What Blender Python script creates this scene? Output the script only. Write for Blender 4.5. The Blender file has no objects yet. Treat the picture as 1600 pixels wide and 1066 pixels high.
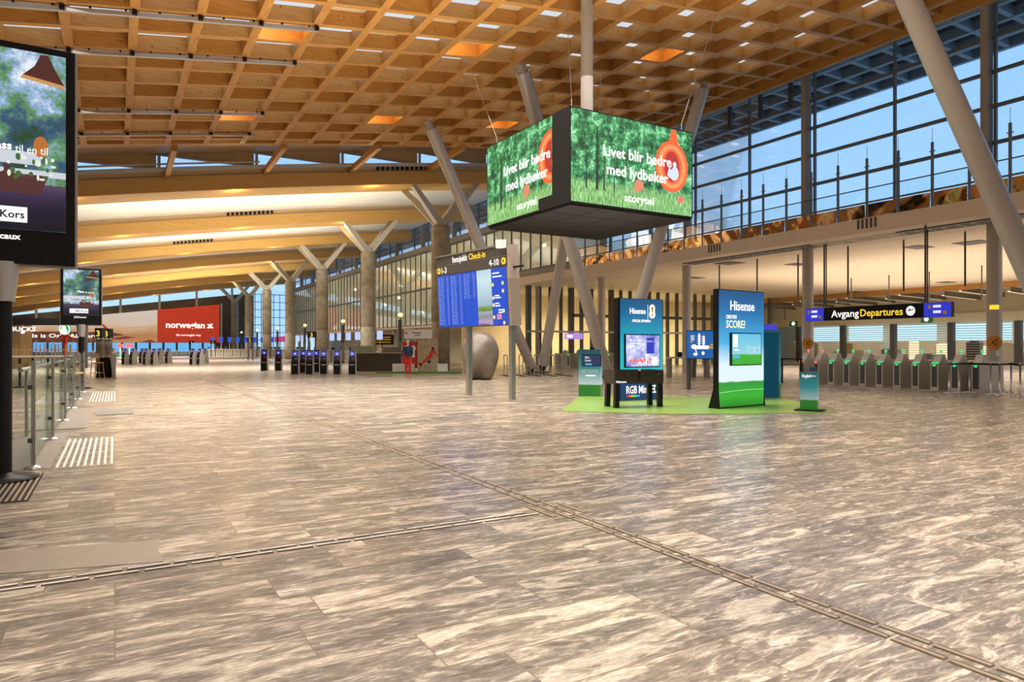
import bpy, math, random
from math import sin, cos, pi, radians, atan2, sqrt
random.seed(7)
S = bpy.context.scene
COL = S.collection

# ------------------------------------------------------------------ camera
TH = radians(30.0)
FPX = 1075.0
HOR = 541.0
CAMH = 1.5
cam = bpy.data.cameras.new('camera')
cam.sensor_width = 36.0
cam.lens = FPX / 1600.0 * 36.0
cam.shift_y = (HOR - 533.0) / 1600.0
cam.clip_end = 600
camo = bpy.data.objects.new('camera', cam)
COL.objects.link(camo)
camo.location = (0, 0, CAMH)
camo.rotation_euler = (pi / 2, 0, -TH)
S.camera = camo

# ------------------------------------------------------------------ colour management
S.view_settings.view_transform = 'Standard'
S.view_settings.look = 'None'
S.view_settings.gamma = 1.0
S.view_settings.exposure = 0.0
S.view_settings.use_curve_mapping = False
S.render.film_transparent = False
S.cycles.max_bounces = 7
S.cycles.diffuse_bounces = 4
S.cycles.glossy_bounces = 4
S.cycles.transmission_bounces = 4
S.cycles.transparent_max_bounces = 16
S.cycles.caustics_reflective = False
S.cycles.caustics_refractive = False
S.cycles.sample_clamp_indirect = 6.0
S.cycles.use_denoising = True
try:
    S.cycles.denoiser = 'OPENIMAGEDENOISE'
except Exception:
    pass

# ------------------------------------------------------------------ dusk sky
w = bpy.data.worlds.new('dusk_sky')
S.world = w
w.use_nodes = True
nt = w.node_tree
bg = nt.nodes['Background']
tc = nt.nodes.new('ShaderNodeTexCoord')
sp = nt.nodes.new('ShaderNodeSeparateXYZ')
cr = nt.nodes.new('ShaderNodeValToRGB')
nt.links.new(tc.outputs['Generated'], sp.inputs[0])
nt.links.new(sp.outputs['Z'], cr.inputs[0])
nt.links.new(cr.outputs[0], bg.inputs[0])
cr.color_ramp.elements[0].position = 0.0
cr.color_ramp.elements[0].color = (0.48, 0.75, 1.0, 1)
cr.color_ramp.elements[1].position = 0.6
cr.color_ramp.elements[1].color = (0.25, 0.53, 0.98, 1)
bg.inputs[1].default_value = 1.12


# ------------------------------------------------------------------ added area fill lights for the hall, without fixtures
def area(x, y, z, sx, sy, power, col=(1.0, 0.83, 0.64), up=False):
    l = bpy.data.lights.new('fill_light', 'AREA')
    l.shape = 'RECTANGLE'
    l.size = sx
    l.size_y = sy
    l.energy = power * 1.32
    l.color = col
    l.spread = radians(125)
    o = bpy.data.objects.new('fill_light', l)
    COL.objects.link(o)
    o.location = (x, y, z)
    o.rotation_euler = (pi if up else 0, 0, 0)
    return o


WARM = (1.0, 0.915, 0.82)
area(6, -2, 8.8, 16, 12, 1450, WARM)
area(8, 20, 9.6, 18, 16, 3200, WARM)
area(56, 22, 5.1, 6, 36, 700, WARM)
area(63, 22, 5.0, 3, 50, 800, WARM)
area(4, 50, 7.6, 20, 8, 2600, WARM)
area(4, 78, 7.6, 20, 8, 2600, WARM)
area(4, 106, 7.6, 20, 8, 2600, WARM)
area(38, 2, 5.5, 20, 12, 1700, WARM)
area(38, 24, 5.5, 20, 20, 2700, WARM)
area(40, 16, 2.2, 18, 30, 1150, (1, .88, .72), True)  # added upward fill for the departures ceiling
# added upward fill lights that brighten the timber roofs
area(8, 46, 3.6, 18, 4, 900, (1, .86, .64), True)
area(8, 61, 3.6, 18, 4, 1200, (1, .86, .64), True)
area(8, 89, 3.6, 18, 6, 2000, (1, .86, .64), True)
area(8, 12, 3.4, 16, 16, 1000, (1, .88, .72), True)


# ------------------------------------------------------------------ projection helpers (plan positions)
def W(px, D):
    X = (px - 800.0) / FPX * D
    return (X * cos(TH) + D * sin(TH), D * cos(TH) - X * sin(TH))


def DF(y):
    return CAMH * FPX / (y - HOR)


def FL(px, y):
    return W(px, DF(y))


def zc(u):
    return 9.85 + 0.17 * u - 0.0012 * u * u


def zb(u):
    return zc(u) - 1.05


# ------------------------------------------------------------------ materials
def newmat(name):
    m = bpy.data.materials.new(name)
    m.use_nodes = True
    return m, m.node_tree, m.node_tree.nodes['Principled BSDF']


def mat(name, col, rough=0.5, metal=0.0, emit=None, es=1.0, var=0.0, vscale=8.0, bump=0.0, spec=None, coat=0.0):
    m, t, b = newmat(name)
    b.inputs['Base Color'].default_value = (*col, 1)
    b.inputs['Roughness'].default_value = rough
    b.inputs['Metallic'].default_value = metal
    if spec is not None:
        b.inputs['Specular IOR Level'].default_value = spec
    if coat:
        b.inputs['Coat Weight'].default_value = coat
        b.inputs['Coat Roughness'].default_value = 0.02
    if emit is not None:
        b.inputs['Emission Color'].default_value = (*emit, 1)
        b.inputs['Emission Strength'].default_value = es
    co = t.nodes.new('ShaderNodeTexCoord')
    nz = t.nodes.new('ShaderNodeTexNoise')
    nz.inputs['Scale'].default_value = vscale
    nz.inputs['Detail'].default_value = 5
    t.links.new(co.outputs['Object'], nz.inputs['Vector'])
    v = var if var else 0.04
    r = t.nodes.new('ShaderNodeValToRGB')
    r.color_ramp.elements[0].position = 0.3
    r.color_ramp.elements[1].position = 0.7
    r.color_ramp.elements[0].color = (*[max(0, c * (1 - v)) for c in col], 1)
    r.color_ramp.elements[1].color = (*[min(1, c * (1 + v)) for c in col], 1)
    t.links.new(nz.outputs['Fac'], r.inputs[0])
    t.links.new(r.outputs[0], b.inputs['Base Color'])
    if bump:
        bp = t.nodes.new('ShaderNodeBump')
        bp.inputs['Strength'].default_value = bump
        bp.inputs['Distance'].default_value = 0.05
        t.links.new(nz.outputs['Fac'], bp.inputs['Height'])
        t.links.new(bp.outputs[0], b.inputs['Normal'])
    return m


def wood(name, c1, c2, sx=(1, 1, 1), rough=0.5, knots=True):
    m, t, b = newmat(name)
    co = t.nodes.new('ShaderNodeTexCoord')
    mp = t.nodes.new('ShaderNodeMapping')
    mp.inputs['Scale'].default_value = sx
    nz = t.nodes.new('ShaderNodeTexNoise')
    nz.inputs['Scale'].default_value = 3.0
    nz.inputs['Detail'].default_value = 6
    nz.inputs['Roughness'].default_value = 0.65
    r = t.nodes.new('ShaderNodeValToRGB')
    r.color_ramp.elements[0].position = 0.3
    r.color_ramp.elements[1].position = 0.72
    r.color_ramp.elements[0].color = (*c1, 1)
    r.color_ramp.elements[1].color = (*c2, 1)
    t.links.new(co.outputs['Object'], mp.inputs[0])
    t.links.new(mp.outputs[0], nz.inputs['Vector'])
    t.links.new(nz.outputs['Fac'], r.inputs[0])
    last = r.outputs[0]
    if knots:
        vo = t.nodes.new('ShaderNodeTexVoronoi')
        vo.inputs['Scale'].default_value = 3.2
        t.links.new(co.outputs['Object'], vo.inputs['Vector'])
        rr = t.nodes.new('ShaderNodeValToRGB')
        rr.color_ramp.elements[0].position = 0.06
        rr.color_ramp.elements[0].color = (.25, .2, .15, 1)
        rr.color_ramp.elements[1].position = 0.13
        rr.color_ramp.elements[1].color = (1, 1, 1, 1)
        t.links.new(vo.outputs['Distance'], rr.inputs[0])
        mx = t.nodes.new('ShaderNodeMix')
        mx.data_type = 'RGBA'
        mx.blend_type = 'MULTIPLY'
        mx.inputs['Factor'].default_value = 0.8
        t.links.new(last, mx.inputs['A'])
        t.links.new(rr.outputs[0], mx.inputs['B'])
        last = mx.outputs['Result']
    t.links.new(last, b.inputs['Base Color'])
    b.inputs['Roughness'].default_value = rough
    return m


def emis(name, col, s=1.0):
    m, t, b = newmat(name)
    b.inputs['Base Color'].default_value = (0.02, 0.02, 0.02, 1)
    b.inputs['Roughness'].default_value = 0.3
    b.inputs['Emission Color'].default_value = (*col, 1)
    b.inputs['Emission Strength'].default_value = s
    return m


def ramp_emis(name, axis, lo, hi, stops, s=1.0, noise=0.0, nscale=6.0, interp='LINEAR'):
    m, t, b = newmat(name)
    b.inputs['Base Color'].default_value = (0.02, 0.02, 0.02, 1)
    b.inputs['Roughness'].default_value = 0.25
    co = t.nodes.new('ShaderNodeTexCoord')
    se = t.nodes.new('ShaderNodeSeparateXYZ')
    t.links.new(co.outputs['Object'], se.inputs[0])
    mr = t.nodes.new('ShaderNodeMapRange')
    mr.inputs['From Min'].default_value = lo
    mr.inputs['From Max'].default_value = hi
    t.links.new(se.outputs[axis], mr.inputs['Value'])
    src = mr.outputs[0]
    if noise:
        nz = t.nodes.new('ShaderNodeTexNoise')
        nz.inputs['Scale'].default_value = nscale
        nz.inputs['Detail'].default_value = 5
        t.links.new(co.outputs['Object'], nz.inputs['Vector'])
        ma = t.nodes.new('ShaderNodeMath')
        ma.operation = 'MULTIPLY_ADD'
        ma.inputs[1].default_value = noise
        t.links.new(nz.outputs['Fac'], ma.inputs[0])
        t.links.new(src, ma.inputs[2])
        m2 = t.nodes.new('ShaderNodeMath')
        m2.operation = 'SUBTRACT'
        m2.inputs[1].default_value = noise / 2
        t.links.new(ma.outputs[0], m2.inputs[0])
        src = m2.outputs[0]
    r = t.nodes.new('ShaderNodeValToRGB')
    r.color_ramp.interpolation = interp
    els = r.color_ramp.elements
    els[0].position, els[0].color = stops[0][0], (*stops[0][1], 1)
    els[1].position, els[1].color = stops[-1][0], (*stops[-1][1], 1)
    for p, c in stops[1:-1]:
        e = els.new(p)
        e.color = (*c, 1)
    t.links.new(src, r.inputs[0])
    t.links.new(r.outputs[0], b.inputs['Emission Color'])
    b.inputs['Emission Strength'].default_value = s
    return m


def noise_emis(name, stops, scale, s=1.0, sc=(1, 1, 1), grass=None, detail=8):
    """picture-like screen content: noise through a ramp, optional grass strip below local z = grass"""
    m, t, b = newmat(name)
    b.inputs['Base Color'].default_value = (0.02, 0.02, 0.02, 1)
    b.inputs['Roughness'].default_value = 0.3
    co = t.nodes.new('ShaderNodeTexCoord')
    mp = t.nodes.new('ShaderNodeMapping')
    mp.inputs['Scale'].default_value = sc
    nz = t.nodes.new('ShaderNodeTexNoise')
    nz.inputs['Scale'].default_value = scale
    nz.inputs['Detail'].default_value = detail
    nz.inputs['Roughness'].default_value = 0.82 if detail > 8 else 0.7
    t.links.new(co.outputs['Object'], mp.inputs[0])
    t.links.new(mp.outputs[0], nz.inputs['Vector'])
    r = t.nodes.new('ShaderNodeValToRGB')
    els = r.color_ramp.elements
    els[0].position, els[0].color = stops[0][0], (*stops[0][1], 1)
    els[1].position, els[1].color = stops[-1][0], (*stops[-1][1], 1)
    for p, c in stops[1:-1]:
        els.new(p).color = (*c, 1)
    t.links.new(nz.outputs['Fac'], r.inputs[0])
    last = r.outputs[0]
    if grass is not None:
        se = t.nodes.new('ShaderNodeSeparateXYZ')
        t.links.new(co.outputs['Object'], se.inputs[0])
        n2 = t.nodes.new('ShaderNodeTexNoise')
        n2.inputs['Scale'].default_value = 9
        n2.inputs['Detail'].default_value = 6
        mp2 = t.nodes.new('ShaderNodeMapping')
        mp2.inputs['Scale'].default_value = (3, 1, .5)
        t.links.new(co.outputs['Object'], mp2.inputs[0])
        t.links.new(mp2.outputs[0], n2.inputs['Vector'])
        r2 = t.nodes.new('ShaderNodeValToRGB')
        r2.color_ramp.elements[0].position = .32
        r2.color_ramp.elements[0].color = (.02, .16, .02, 1)
        r2.color_ramp.elements[1].position = .68
        r2.color_ramp.elements[1].color = (.5, .95, .35, 1)
        t.links.new(n2.outputs['Fac'], r2.inputs[0])
        # edge wobble
        ad = t.nodes.new('ShaderNodeMath')
        ad.operation = 'MULTIPLY_ADD'
        ad.inputs[1].default_value = -0.5
        t.links.new(nz.outputs['Fac'], ad.inputs[0])
        t.links.new(se.outputs['Z'], ad.inputs[2])
        mr = t.nodes.new('ShaderNodeMapRange')
        mr.inputs['From Min'].default_value = grass - .25
        mr.inputs['From Max'].default_value = grass - .05
        t.links.new(ad.outputs[0], mr.inputs['Value'])
        mx = t.nodes.new('ShaderNodeMix')
        mx.data_type = 'RGBA'
        t.links.new(mr.outputs[0], mx.inputs['Factor'])
        t.links.new(r2.outputs[0], mx.inputs['A'])
        t.links.new(last, mx.inputs['B'])
        last = mx.outputs['Result']
    t.links.new(last, b.inputs['Emission Color'])
    b.inputs['Emission Strength'].default_value = s
    return m


def glassmat(name, tint=(0.9, 0.97, 0.94), refl=0.05, alpha_tint=1.0):
    m = bpy.data.materials.new(name)
    m.use_nodes = True
    t = m.node_tree
    t.nodes.remove(t.nodes['Principled BSDF'])
    out = t.nodes['Material Output']
    tr = t.nodes.new('ShaderNodeBsdfTransparent')
    tr.inputs[0].default_value = (*tint, 1)
    gl = t.nodes.new('ShaderNodeBsdfGlossy')
    gl.inputs['Roughness'].default_value = 0.01
    gl.inputs[0].default_value = (1, 1, 1, 1)
    fr = t.nodes.new('ShaderNodeFresnel')
    fr.inputs[0].default_value = 1.45
    mx = t.nodes.new('ShaderNodeMixShader')
    ml = t.nodes.new('ShaderNodeMath')
    ml.operation = 'MULTIPLY_ADD'
    ml.inputs[1].default_value = 0.4
    ml.inputs[2].default_value = refl * .3
    t.links.new(fr.outputs[0], ml.inputs[0])
    t.links.new(ml.outputs[0], mx.inputs[0])
    t.links.new(tr.outputs[0], mx.inputs[1])
    t.links.new(gl.outputs[0], mx.inputs[2])
    t.links.new(mx.outputs[0], out.inputs[0])
    return m


def floor_mat():
    m, t, b = newmat('polished_striped_stone')
    N, L = t.nodes, t.links
    co = N.new('ShaderNodeTexCoord')
    br = N.new('ShaderNodeTexBrick')
    br.offset = 0.37
    br.offset_frequency = 2
    br.squash = 0.75
    br.squash_frequency = 3
    br.inputs['Scale'].default_value = 1.0
    br.inputs['Brick Width'].default_value = 1.35
    br.inputs['Row Height'].default_value = 0.42
    br.inputs['Mortar Size'].default_value = 0.0035
    br.inputs['Mortar Smooth'].default_value = 0.2
    br.inputs['Bias'].default_value = 0.0
    br.inputs['Color1'].default_value = (0, 0, 0, 1)
    br.inputs['Color2'].default_value = (1, 1, 1, 1)
    br.inputs['Mortar'].default_value = (.5, .5, .5, 1)
    L.new(co.outputs['Object'], br.inputs['Vector'])
    # offset the vein pattern per slab
    sc = N.new('ShaderNodeVectorMath')
    sc.operation = 'SCALE'
    sc.inputs['Scale'].default_value = 23.0
    L.new(br.outputs['Color'], sc.inputs[0])
    mp = N.new('ShaderNodeMapping')
    mp.inputs['Rotation'].default_value = (0, 0, radians(-6))
    mp.inputs['Scale'].default_value = (.85, 3.6, 1.0)
    L.new(co.outputs['Object'], mp.inputs[0])
    ad = N.new('ShaderNodeVectorMath')
    ad.operation = 'ADD'
    L.new(mp.outputs[0], ad.inputs[0])
    L.new(sc.outputs[0], ad.inputs[1])
    n1 = N.new('ShaderNodeTexNoise')
    n1.inputs['Scale'].default_value = 1.15
    n1.inputs['Detail'].default_value = 9
    n1.inputs['Roughness'].default_value = 0.62
    n1.inputs['Distortion'].default_value = 1.5
    L.new(ad.outputs[0], n1.inputs['Vector'])
    n2 = N.new('ShaderNodeTexNoise')
    n2.inputs['Scale'].default_value = 5.0
    n2.inputs['Detail'].default_value = 8
    n2.inputs['Roughness'].default_value = 0.7
    n2.inputs['Distortion'].default_value = 1.2
    L.new(ad.outputs[0], n2.inputs['Vector'])
    r1 = N.new('ShaderNodeValToRGB')
    e = r1.color_ramp.elements
    e[0].position = 0.28
    e[0].color = (.12, .105, .095, 1)
    e[1].position = 0.66
    e[1].color = (.84, .76, .66, 1)
    e.new(0.44).color = (.20, .175, .152, 1)
    e.new(0.53).color = (.30, .26, .225, 1)
    e.new(0.575).color = (.74, .66, .56, 1)
    L.new(n1.outputs['Fac'], r1.inputs[0])
    r2 = N.new('ShaderNodeValToRGB')
    e = r2.color_ramp.elements
    e[0].position = 0.33
    e[0].color = (.09, .08, .075, 1)
    e[1].position = 0.64
    e[1].color = (.84, .76, .66, 1)
    e.new(0.5).color = (.27, .235, .205, 1)
    L.new(n2.outputs['Fac'], r2.inputs[0])
    mx = N.new('ShaderNodeMix')
    mx.data_type = 'RGBA'
    mx.inputs['Factor'].default_value = 0.45
    L.new(r1.outputs[0], mx.inputs['A'])
    L.new(r2.outputs[0], mx.inputs['B'])
    n3 = N.new('ShaderNodeTexNoise')
    n3.inputs['Scale'].default_value = 22.0
    n3.inputs['Detail'].default_value = 6
    n3.inputs['Roughness'].default_value = 0.75
    L.new(ad.outputs[0], n3.inputs['Vector'])
    r4 = N.new('ShaderNodeValToRGB')
    r4.color_ramp.elements[0].position = .34
    r4.color_ramp.elements[0].color = (.70, .685, .67, 1)
    r4.color_ramp.elements[1].position = .62
    r4.color_ramp.elements[1].color = (1.15, 1.14, 1.12, 1)
    L.new(n3.outputs['Fac'], r4.inputs[0])
    m0 = N.new('ShaderNodeMix')
    m0.data_type = 'RGBA'
    m0.blend_type = 'MULTIPLY'
    m0.inputs['Factor'].default_value = 1
    L.new(mx.outputs['Result'], m0.inputs['A'])
    L.new(r4.outputs[0], m0.inputs['B'])
    # slab to slab tone
    r3 = N.new('ShaderNodeValToRGB')
    r3.color_ramp.elements[0].color = (.74, .73, .73, 1)
    r3.color_ramp.elements[1].color = (1.12, 1.07, 1.0, 1)
    L.new(br.outputs['Color'], r3.inputs[0])
    m2 = N.new('ShaderNodeMix')
    m2.data_type = 'RGBA'
    m2.blend_type = 'MULTIPLY'
    m2.inputs['Factor'].default_value = 1
    L.new(m0.outputs['Result'], m2.inputs['A'])
    L.new(r3.outputs[0], m2.inputs['B'])
    # joints
    m3 = N.new('ShaderNodeMix')
    m3.data_type = 'RGBA'
    m3.inputs['B'].default_value = (.2, .15, .11, 1)
    L.new(br.outputs['Fac'], m3.inputs['Factor'])
    L.new(m2.outputs['Result'], m3.inputs['A'])
    L.new(m3.outputs['Result'], b.inputs['Base Color'])
    b.inputs['Roughness'].default_value = 0.24
    b.inputs['Specular IOR Level'].default_value = 0.35
    rr = N.new('ShaderNodeMapRange')
    rr.inputs['To Min'].default_value = 0.2
    rr.inputs['To Max'].default_value = 0.32
    L.new(n2.outputs['Fac'], rr.inputs['Value'])
    L.new(rr.outputs[0], b.inputs['Roughness'])
    return m


M = {}
M['floor'] = floor_mat()
M['beamL'] = wood('spruce_along', (.42, .185, .04), (.60, .30, .075), (6, .6, 6))
M['beamC'] = wood('spruce_across', (.42, .185, .04), (.60, .30, .075), (.6, 6, 6))
M['glulam'] = wood('glulam', (.58, .33, .09), (.72, .45, .15), (.3, 3, 6))
M['glulam_pale'] = wood('glulam_pale', (.60, .43, .24), (.70, .52, .31), (.3, 3, 5), knots=False)
M['ply'] = wood('plywood', (.55, .38, .20), (.64, .46, .26), (.8, .8, .8), knots=False)
M['panel_beige'] = mat('panel_beige', (.62, .50, .32), .7)
M['skylight'] = emis('rooflight_diffuser', (.80, .90, 1.0), .80)
M['white_ceiling'] = mat('white_membrane', (.74, .76, .78), .7, var=.03, vscale=2)
M['concrete'] = mat('concrete', (.34, .31, .25), .75, var=.22, vscale=2.2, bump=.2)
M['steel_paint'] = mat('grey_paint', (.50, .47, .44), .34, metal=.15, var=.03)
M['steel_light'] = mat('light_paint', (.56, .55, .50), .45)
M['steel_dark'] = mat('dark_frame', (.07, .07, .072), .4)
M['steel'] = mat('brushed_steel', (.50, .50, .49), .32, metal=.85)
M['alu'] = mat('anodised', (.50, .49, .48), .4, metal=.5)
M['facade'] = mat('facade_frame', (.13, .17, .22), .4)
M['facade_post'] = mat('facade_post', (.40, .35, .31), .5)
M['black'] = mat('black', (.008, .008, .009), .4, spec=.25)
M['blackmatte'] = mat('black_matte', (.012, .011, .011), .7, spec=.2)
M['silver'] = mat('silver_blue', (.55, .60, .70), .4, metal=.2)
M['beige'] = mat('beige_plaster', (.72, .60, .49), .6, var=.02)
M['cream'] = mat('cream_panel', (.72, .66, .52), .55)
M['greywall'] = mat('grey_panel', (.22, .21, .19), .5, var=.1)
M['darkwall'] = mat('dark_cladding', (.10, .095, .075), .4, var=.2, vscale=.6)
M['eave'] = mat('eave_beams', (.26, .34, .44), .5)  # blue of the sky light is put into the beam colour
M['glass'] = glassmat('clear_glass')
M['glass_green'] = glassmat('balustrade_glass', (.80, .90, .86), .08)
M['glass_blue'] = glassmat('facade_glass', (.86, .93, 1.0), .04)
M['reflect'] = mat('reflective_glazing', (.52, .56, .44), .03, spec=1.0, coat=1.0, var=.2, vscale=.25, emit=(.50, .52, .38), es=.20)  # faint emission added to brighten the glazing, no rooms modelled behind
M['baffle'] = mat('baffle_grey', (.20, .17, .14), .5)
M['bronze'] = mat('polished_bronze', (.50, .29, .12), .14, metal=1.0, var=.06, vscale=1.3, bump=.5)
M['white'] = mat('white', (.8, .8, .79), .45)
M['wood_chair'] = mat('light_oak', (.66, .42, .18), .5)
M['sculpt'] = mat('cast_stone', (.20, .165, .13), .36, var=.18, vscale=3, bump=.15)
M['kiosk_grey'] = mat('kiosk_grey', (.45, .45, .44), .4)
M['red'] = mat('red', (.62, .04, .035), .5)
M['green'] = mat('green_planting', (.08, .22, .03), .8, var=.5, vscale=20)
M['mat_green'] = mat('green_vinyl', (.25, .42, .09), .28, var=.08)
M['yellow'] = mat('yellow', (.9, .62, .05), .5)
M['orange'] = mat('orange_disc', (.62, .26, .03), .5)
M['navy'] = mat('navy', (.02, .05, .13), .5)
M['skin'] = mat('mannequin', (.75, .70, .62), .4)
M['tile_dark'] = mat('stair_mat', (.26, .22, .185), .6, var=.1)
M['grate'] = mat('steel_grate', (.10, .095, .09), .5, metal=.5)
M['brass'] = mat('tactile_metal', (.62, .50, .36), .35, metal=.7)
M['groove'] = mat('groove', (.10, .07, .045), .6)
M['tact_white'] = mat('tactile_white', (.80, .76, .68), .5)
M['e_white'] = emis('white_light', (1, .97, .92), 1.15)
M['e_warm'] = emis('warm_light', (1, .80, .48), 1.2)
M['e_lamp'] = emis('lamp', (1, .90, .72), 9.0)
M['e_yellow'] = emis('yellow_light', (1, .66, .04), 1.1)
M['e_green'] = emis('green_light', (.02, .62, .20), 1.3)
M['e_red'] = emis('red_light', (1, .12, .10), 1.5)
M['e_blue'] = emis('blue_screen', (.002, .075, .60), 1.0)
M['e_sky'] = emis('sky_screen', (.10, .44, .85), 1.0)
M['e_violet'] = emis('violet_screen', (.025, .035, .55), 1.0)
M['e_pink'] = emis('pink', (.85, .30, .42), .9)
M['e_magenta'] = emis('magenta_screen', (.55, .03, .22), .9)
M['e_cyan'] = emis('shop_light', (.50, .80, .92), 1.15)
M['e_orange'] = emis('ring_orange', (1.0, .14, .02), 1.0)
M['e_orange2'] = emis('ring_orange_pale', (1.0, .33, .12), 1.0)
M['e_dred'] = emis('deep_red', (.62, .03, .02), .9)
M['e_salmon'] = emis('salmon', (.90, .30, .16), .9)
M['e_disc'] = emis('disc_yellow', (.95, .85, .3), 1)
M['e_pale'] = emis('pale_screen', (.50, .62, .95), 1.0)
M['e_navy'] = emis('navy_screen', (.012, .03, .09), 1.0)
M['e_teal'] = emis('teal_screen', (.03, .45, .50), 1.0)
M['foliage'] = noise_emis('foliage_screen', [(.34, (.0, .010, .004)), (.43, (.004, .06, .018)), (.50, (.02, .24, .07)), (.555, (.15, .64, .26)), (.61, (.60, .98, .62)), (.67, (1, 1, .98))], 2.3, 1.0, grass=-.80, detail=12)
M['poster'] = noise_emis('terrace_screen', [(.34, (.02, .06, .02)), (.44, (.05, .12, .22)), (.5, (.14, .30, .12)), (.57, (.34, .48, .72)), (.66, (.9, .95, 1))], 1.7, .95)
M['lawn'] = ramp_emis('lawn_backlit', 'Z', 0.0, 2.85, [(0, (.015, .20, .01)), (.10, (.03, .42, .02)), (.215, (.02, .30, .03)), (.225, (.75, .88, .95)), (.36, (.72, .88, .97)), (.55, (.06, .42, .74)), (.8, (.008, .16, .42)), (1, (.003, .07, .20))], 1.05, .03, 3)
M['tealgrad'] = ramp_emis('teal_backlit', 'Z', 0.0, 2.8, [(0, (.004, .03, .12)), (.25, (.006, .05, .16)), (.26, (.02, .50, .52)), (.6, (.01, .36, .50)), (.85, (.004, .13, .30)), (1, (.002, .07, .19))], 1.05)
M['tealsmall'] = ramp_emis('teal_panel', 'Z', 0.0, 1.4, [(0, (.02, .20, .02)), (.24, (.02, .24, .02)), (.26, (.62, .75, .70)), (.34, (.45, .62, .60)), (.6, (.03, .30, .30)), (1, (.004, .07, .10))], .8)
M['stand_print'] = ramp_emis('stand_panel', 'Z', 0.0, .9, [(0, (.02, .15, .02)), (.27, (.02, .20, .02)), (.29, (.35, .48, .48)), (.6, (.02, .26, .28)), (1, (.01, .12, .14))], .75)
M['skyscreen'] = ramp_emis('goal_screen', 'Z', 1.08, 1.85, [(0, (.04, .42, .02)), (.27, (.05, .45, .02)), (.28, (.30, .68, .75)), (1, (.10, .50, .80))], 1.0)
M['livingroom'] = noise_emis('living_room_screen', [(.38, (.16, .16, .55)), (.5, (.42, .44, .82)), (.6, (.80, .82, 1)), (.7, (1, 1, 1))], 2.3, 1.0)
M['bannerwing'] = ramp_emis('wing_print', 'Z', 2.0, 8.0, [(0, (.62, .26, .08)), (.2, (.50, .22, .10)), (.34, (.66, .38, .20)), (.5, (.72, .56, .44)), (.85, (.70, .62, .55)), (1, (.62, .56, .50))], .85, .5, .25)  # emission added to brighten the wing print, it is no lit screen
M['bannerred'] = mat('red_print', (.72, .055, .02), .5, emit=(.8, .07, .03), es=.35)  # a little emission added to the red print as well
M['oslo_print'] = noise_emis('night_city_print', [(.35, (.03, .015, .01)), (.55, (.25, .06, .03)), (.7, (.8, .35, .12))], 1.4, .6)
M['meadow'] = ramp_emis('meadow_screen', 'Z', 2.1, 3.9, [(0, (.10, .10, .12)), (.1, (.5, .25, .5)), (.27, (.35, .40, .40)), (.36, (.12, .30, .04)), (.42, (.16, .38, .25)), (.55, (.45, .70, .82)), (.8, (.62, .78, .85)), (1, (.45, .62, .75))], 1.0, .12, 6)


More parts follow.
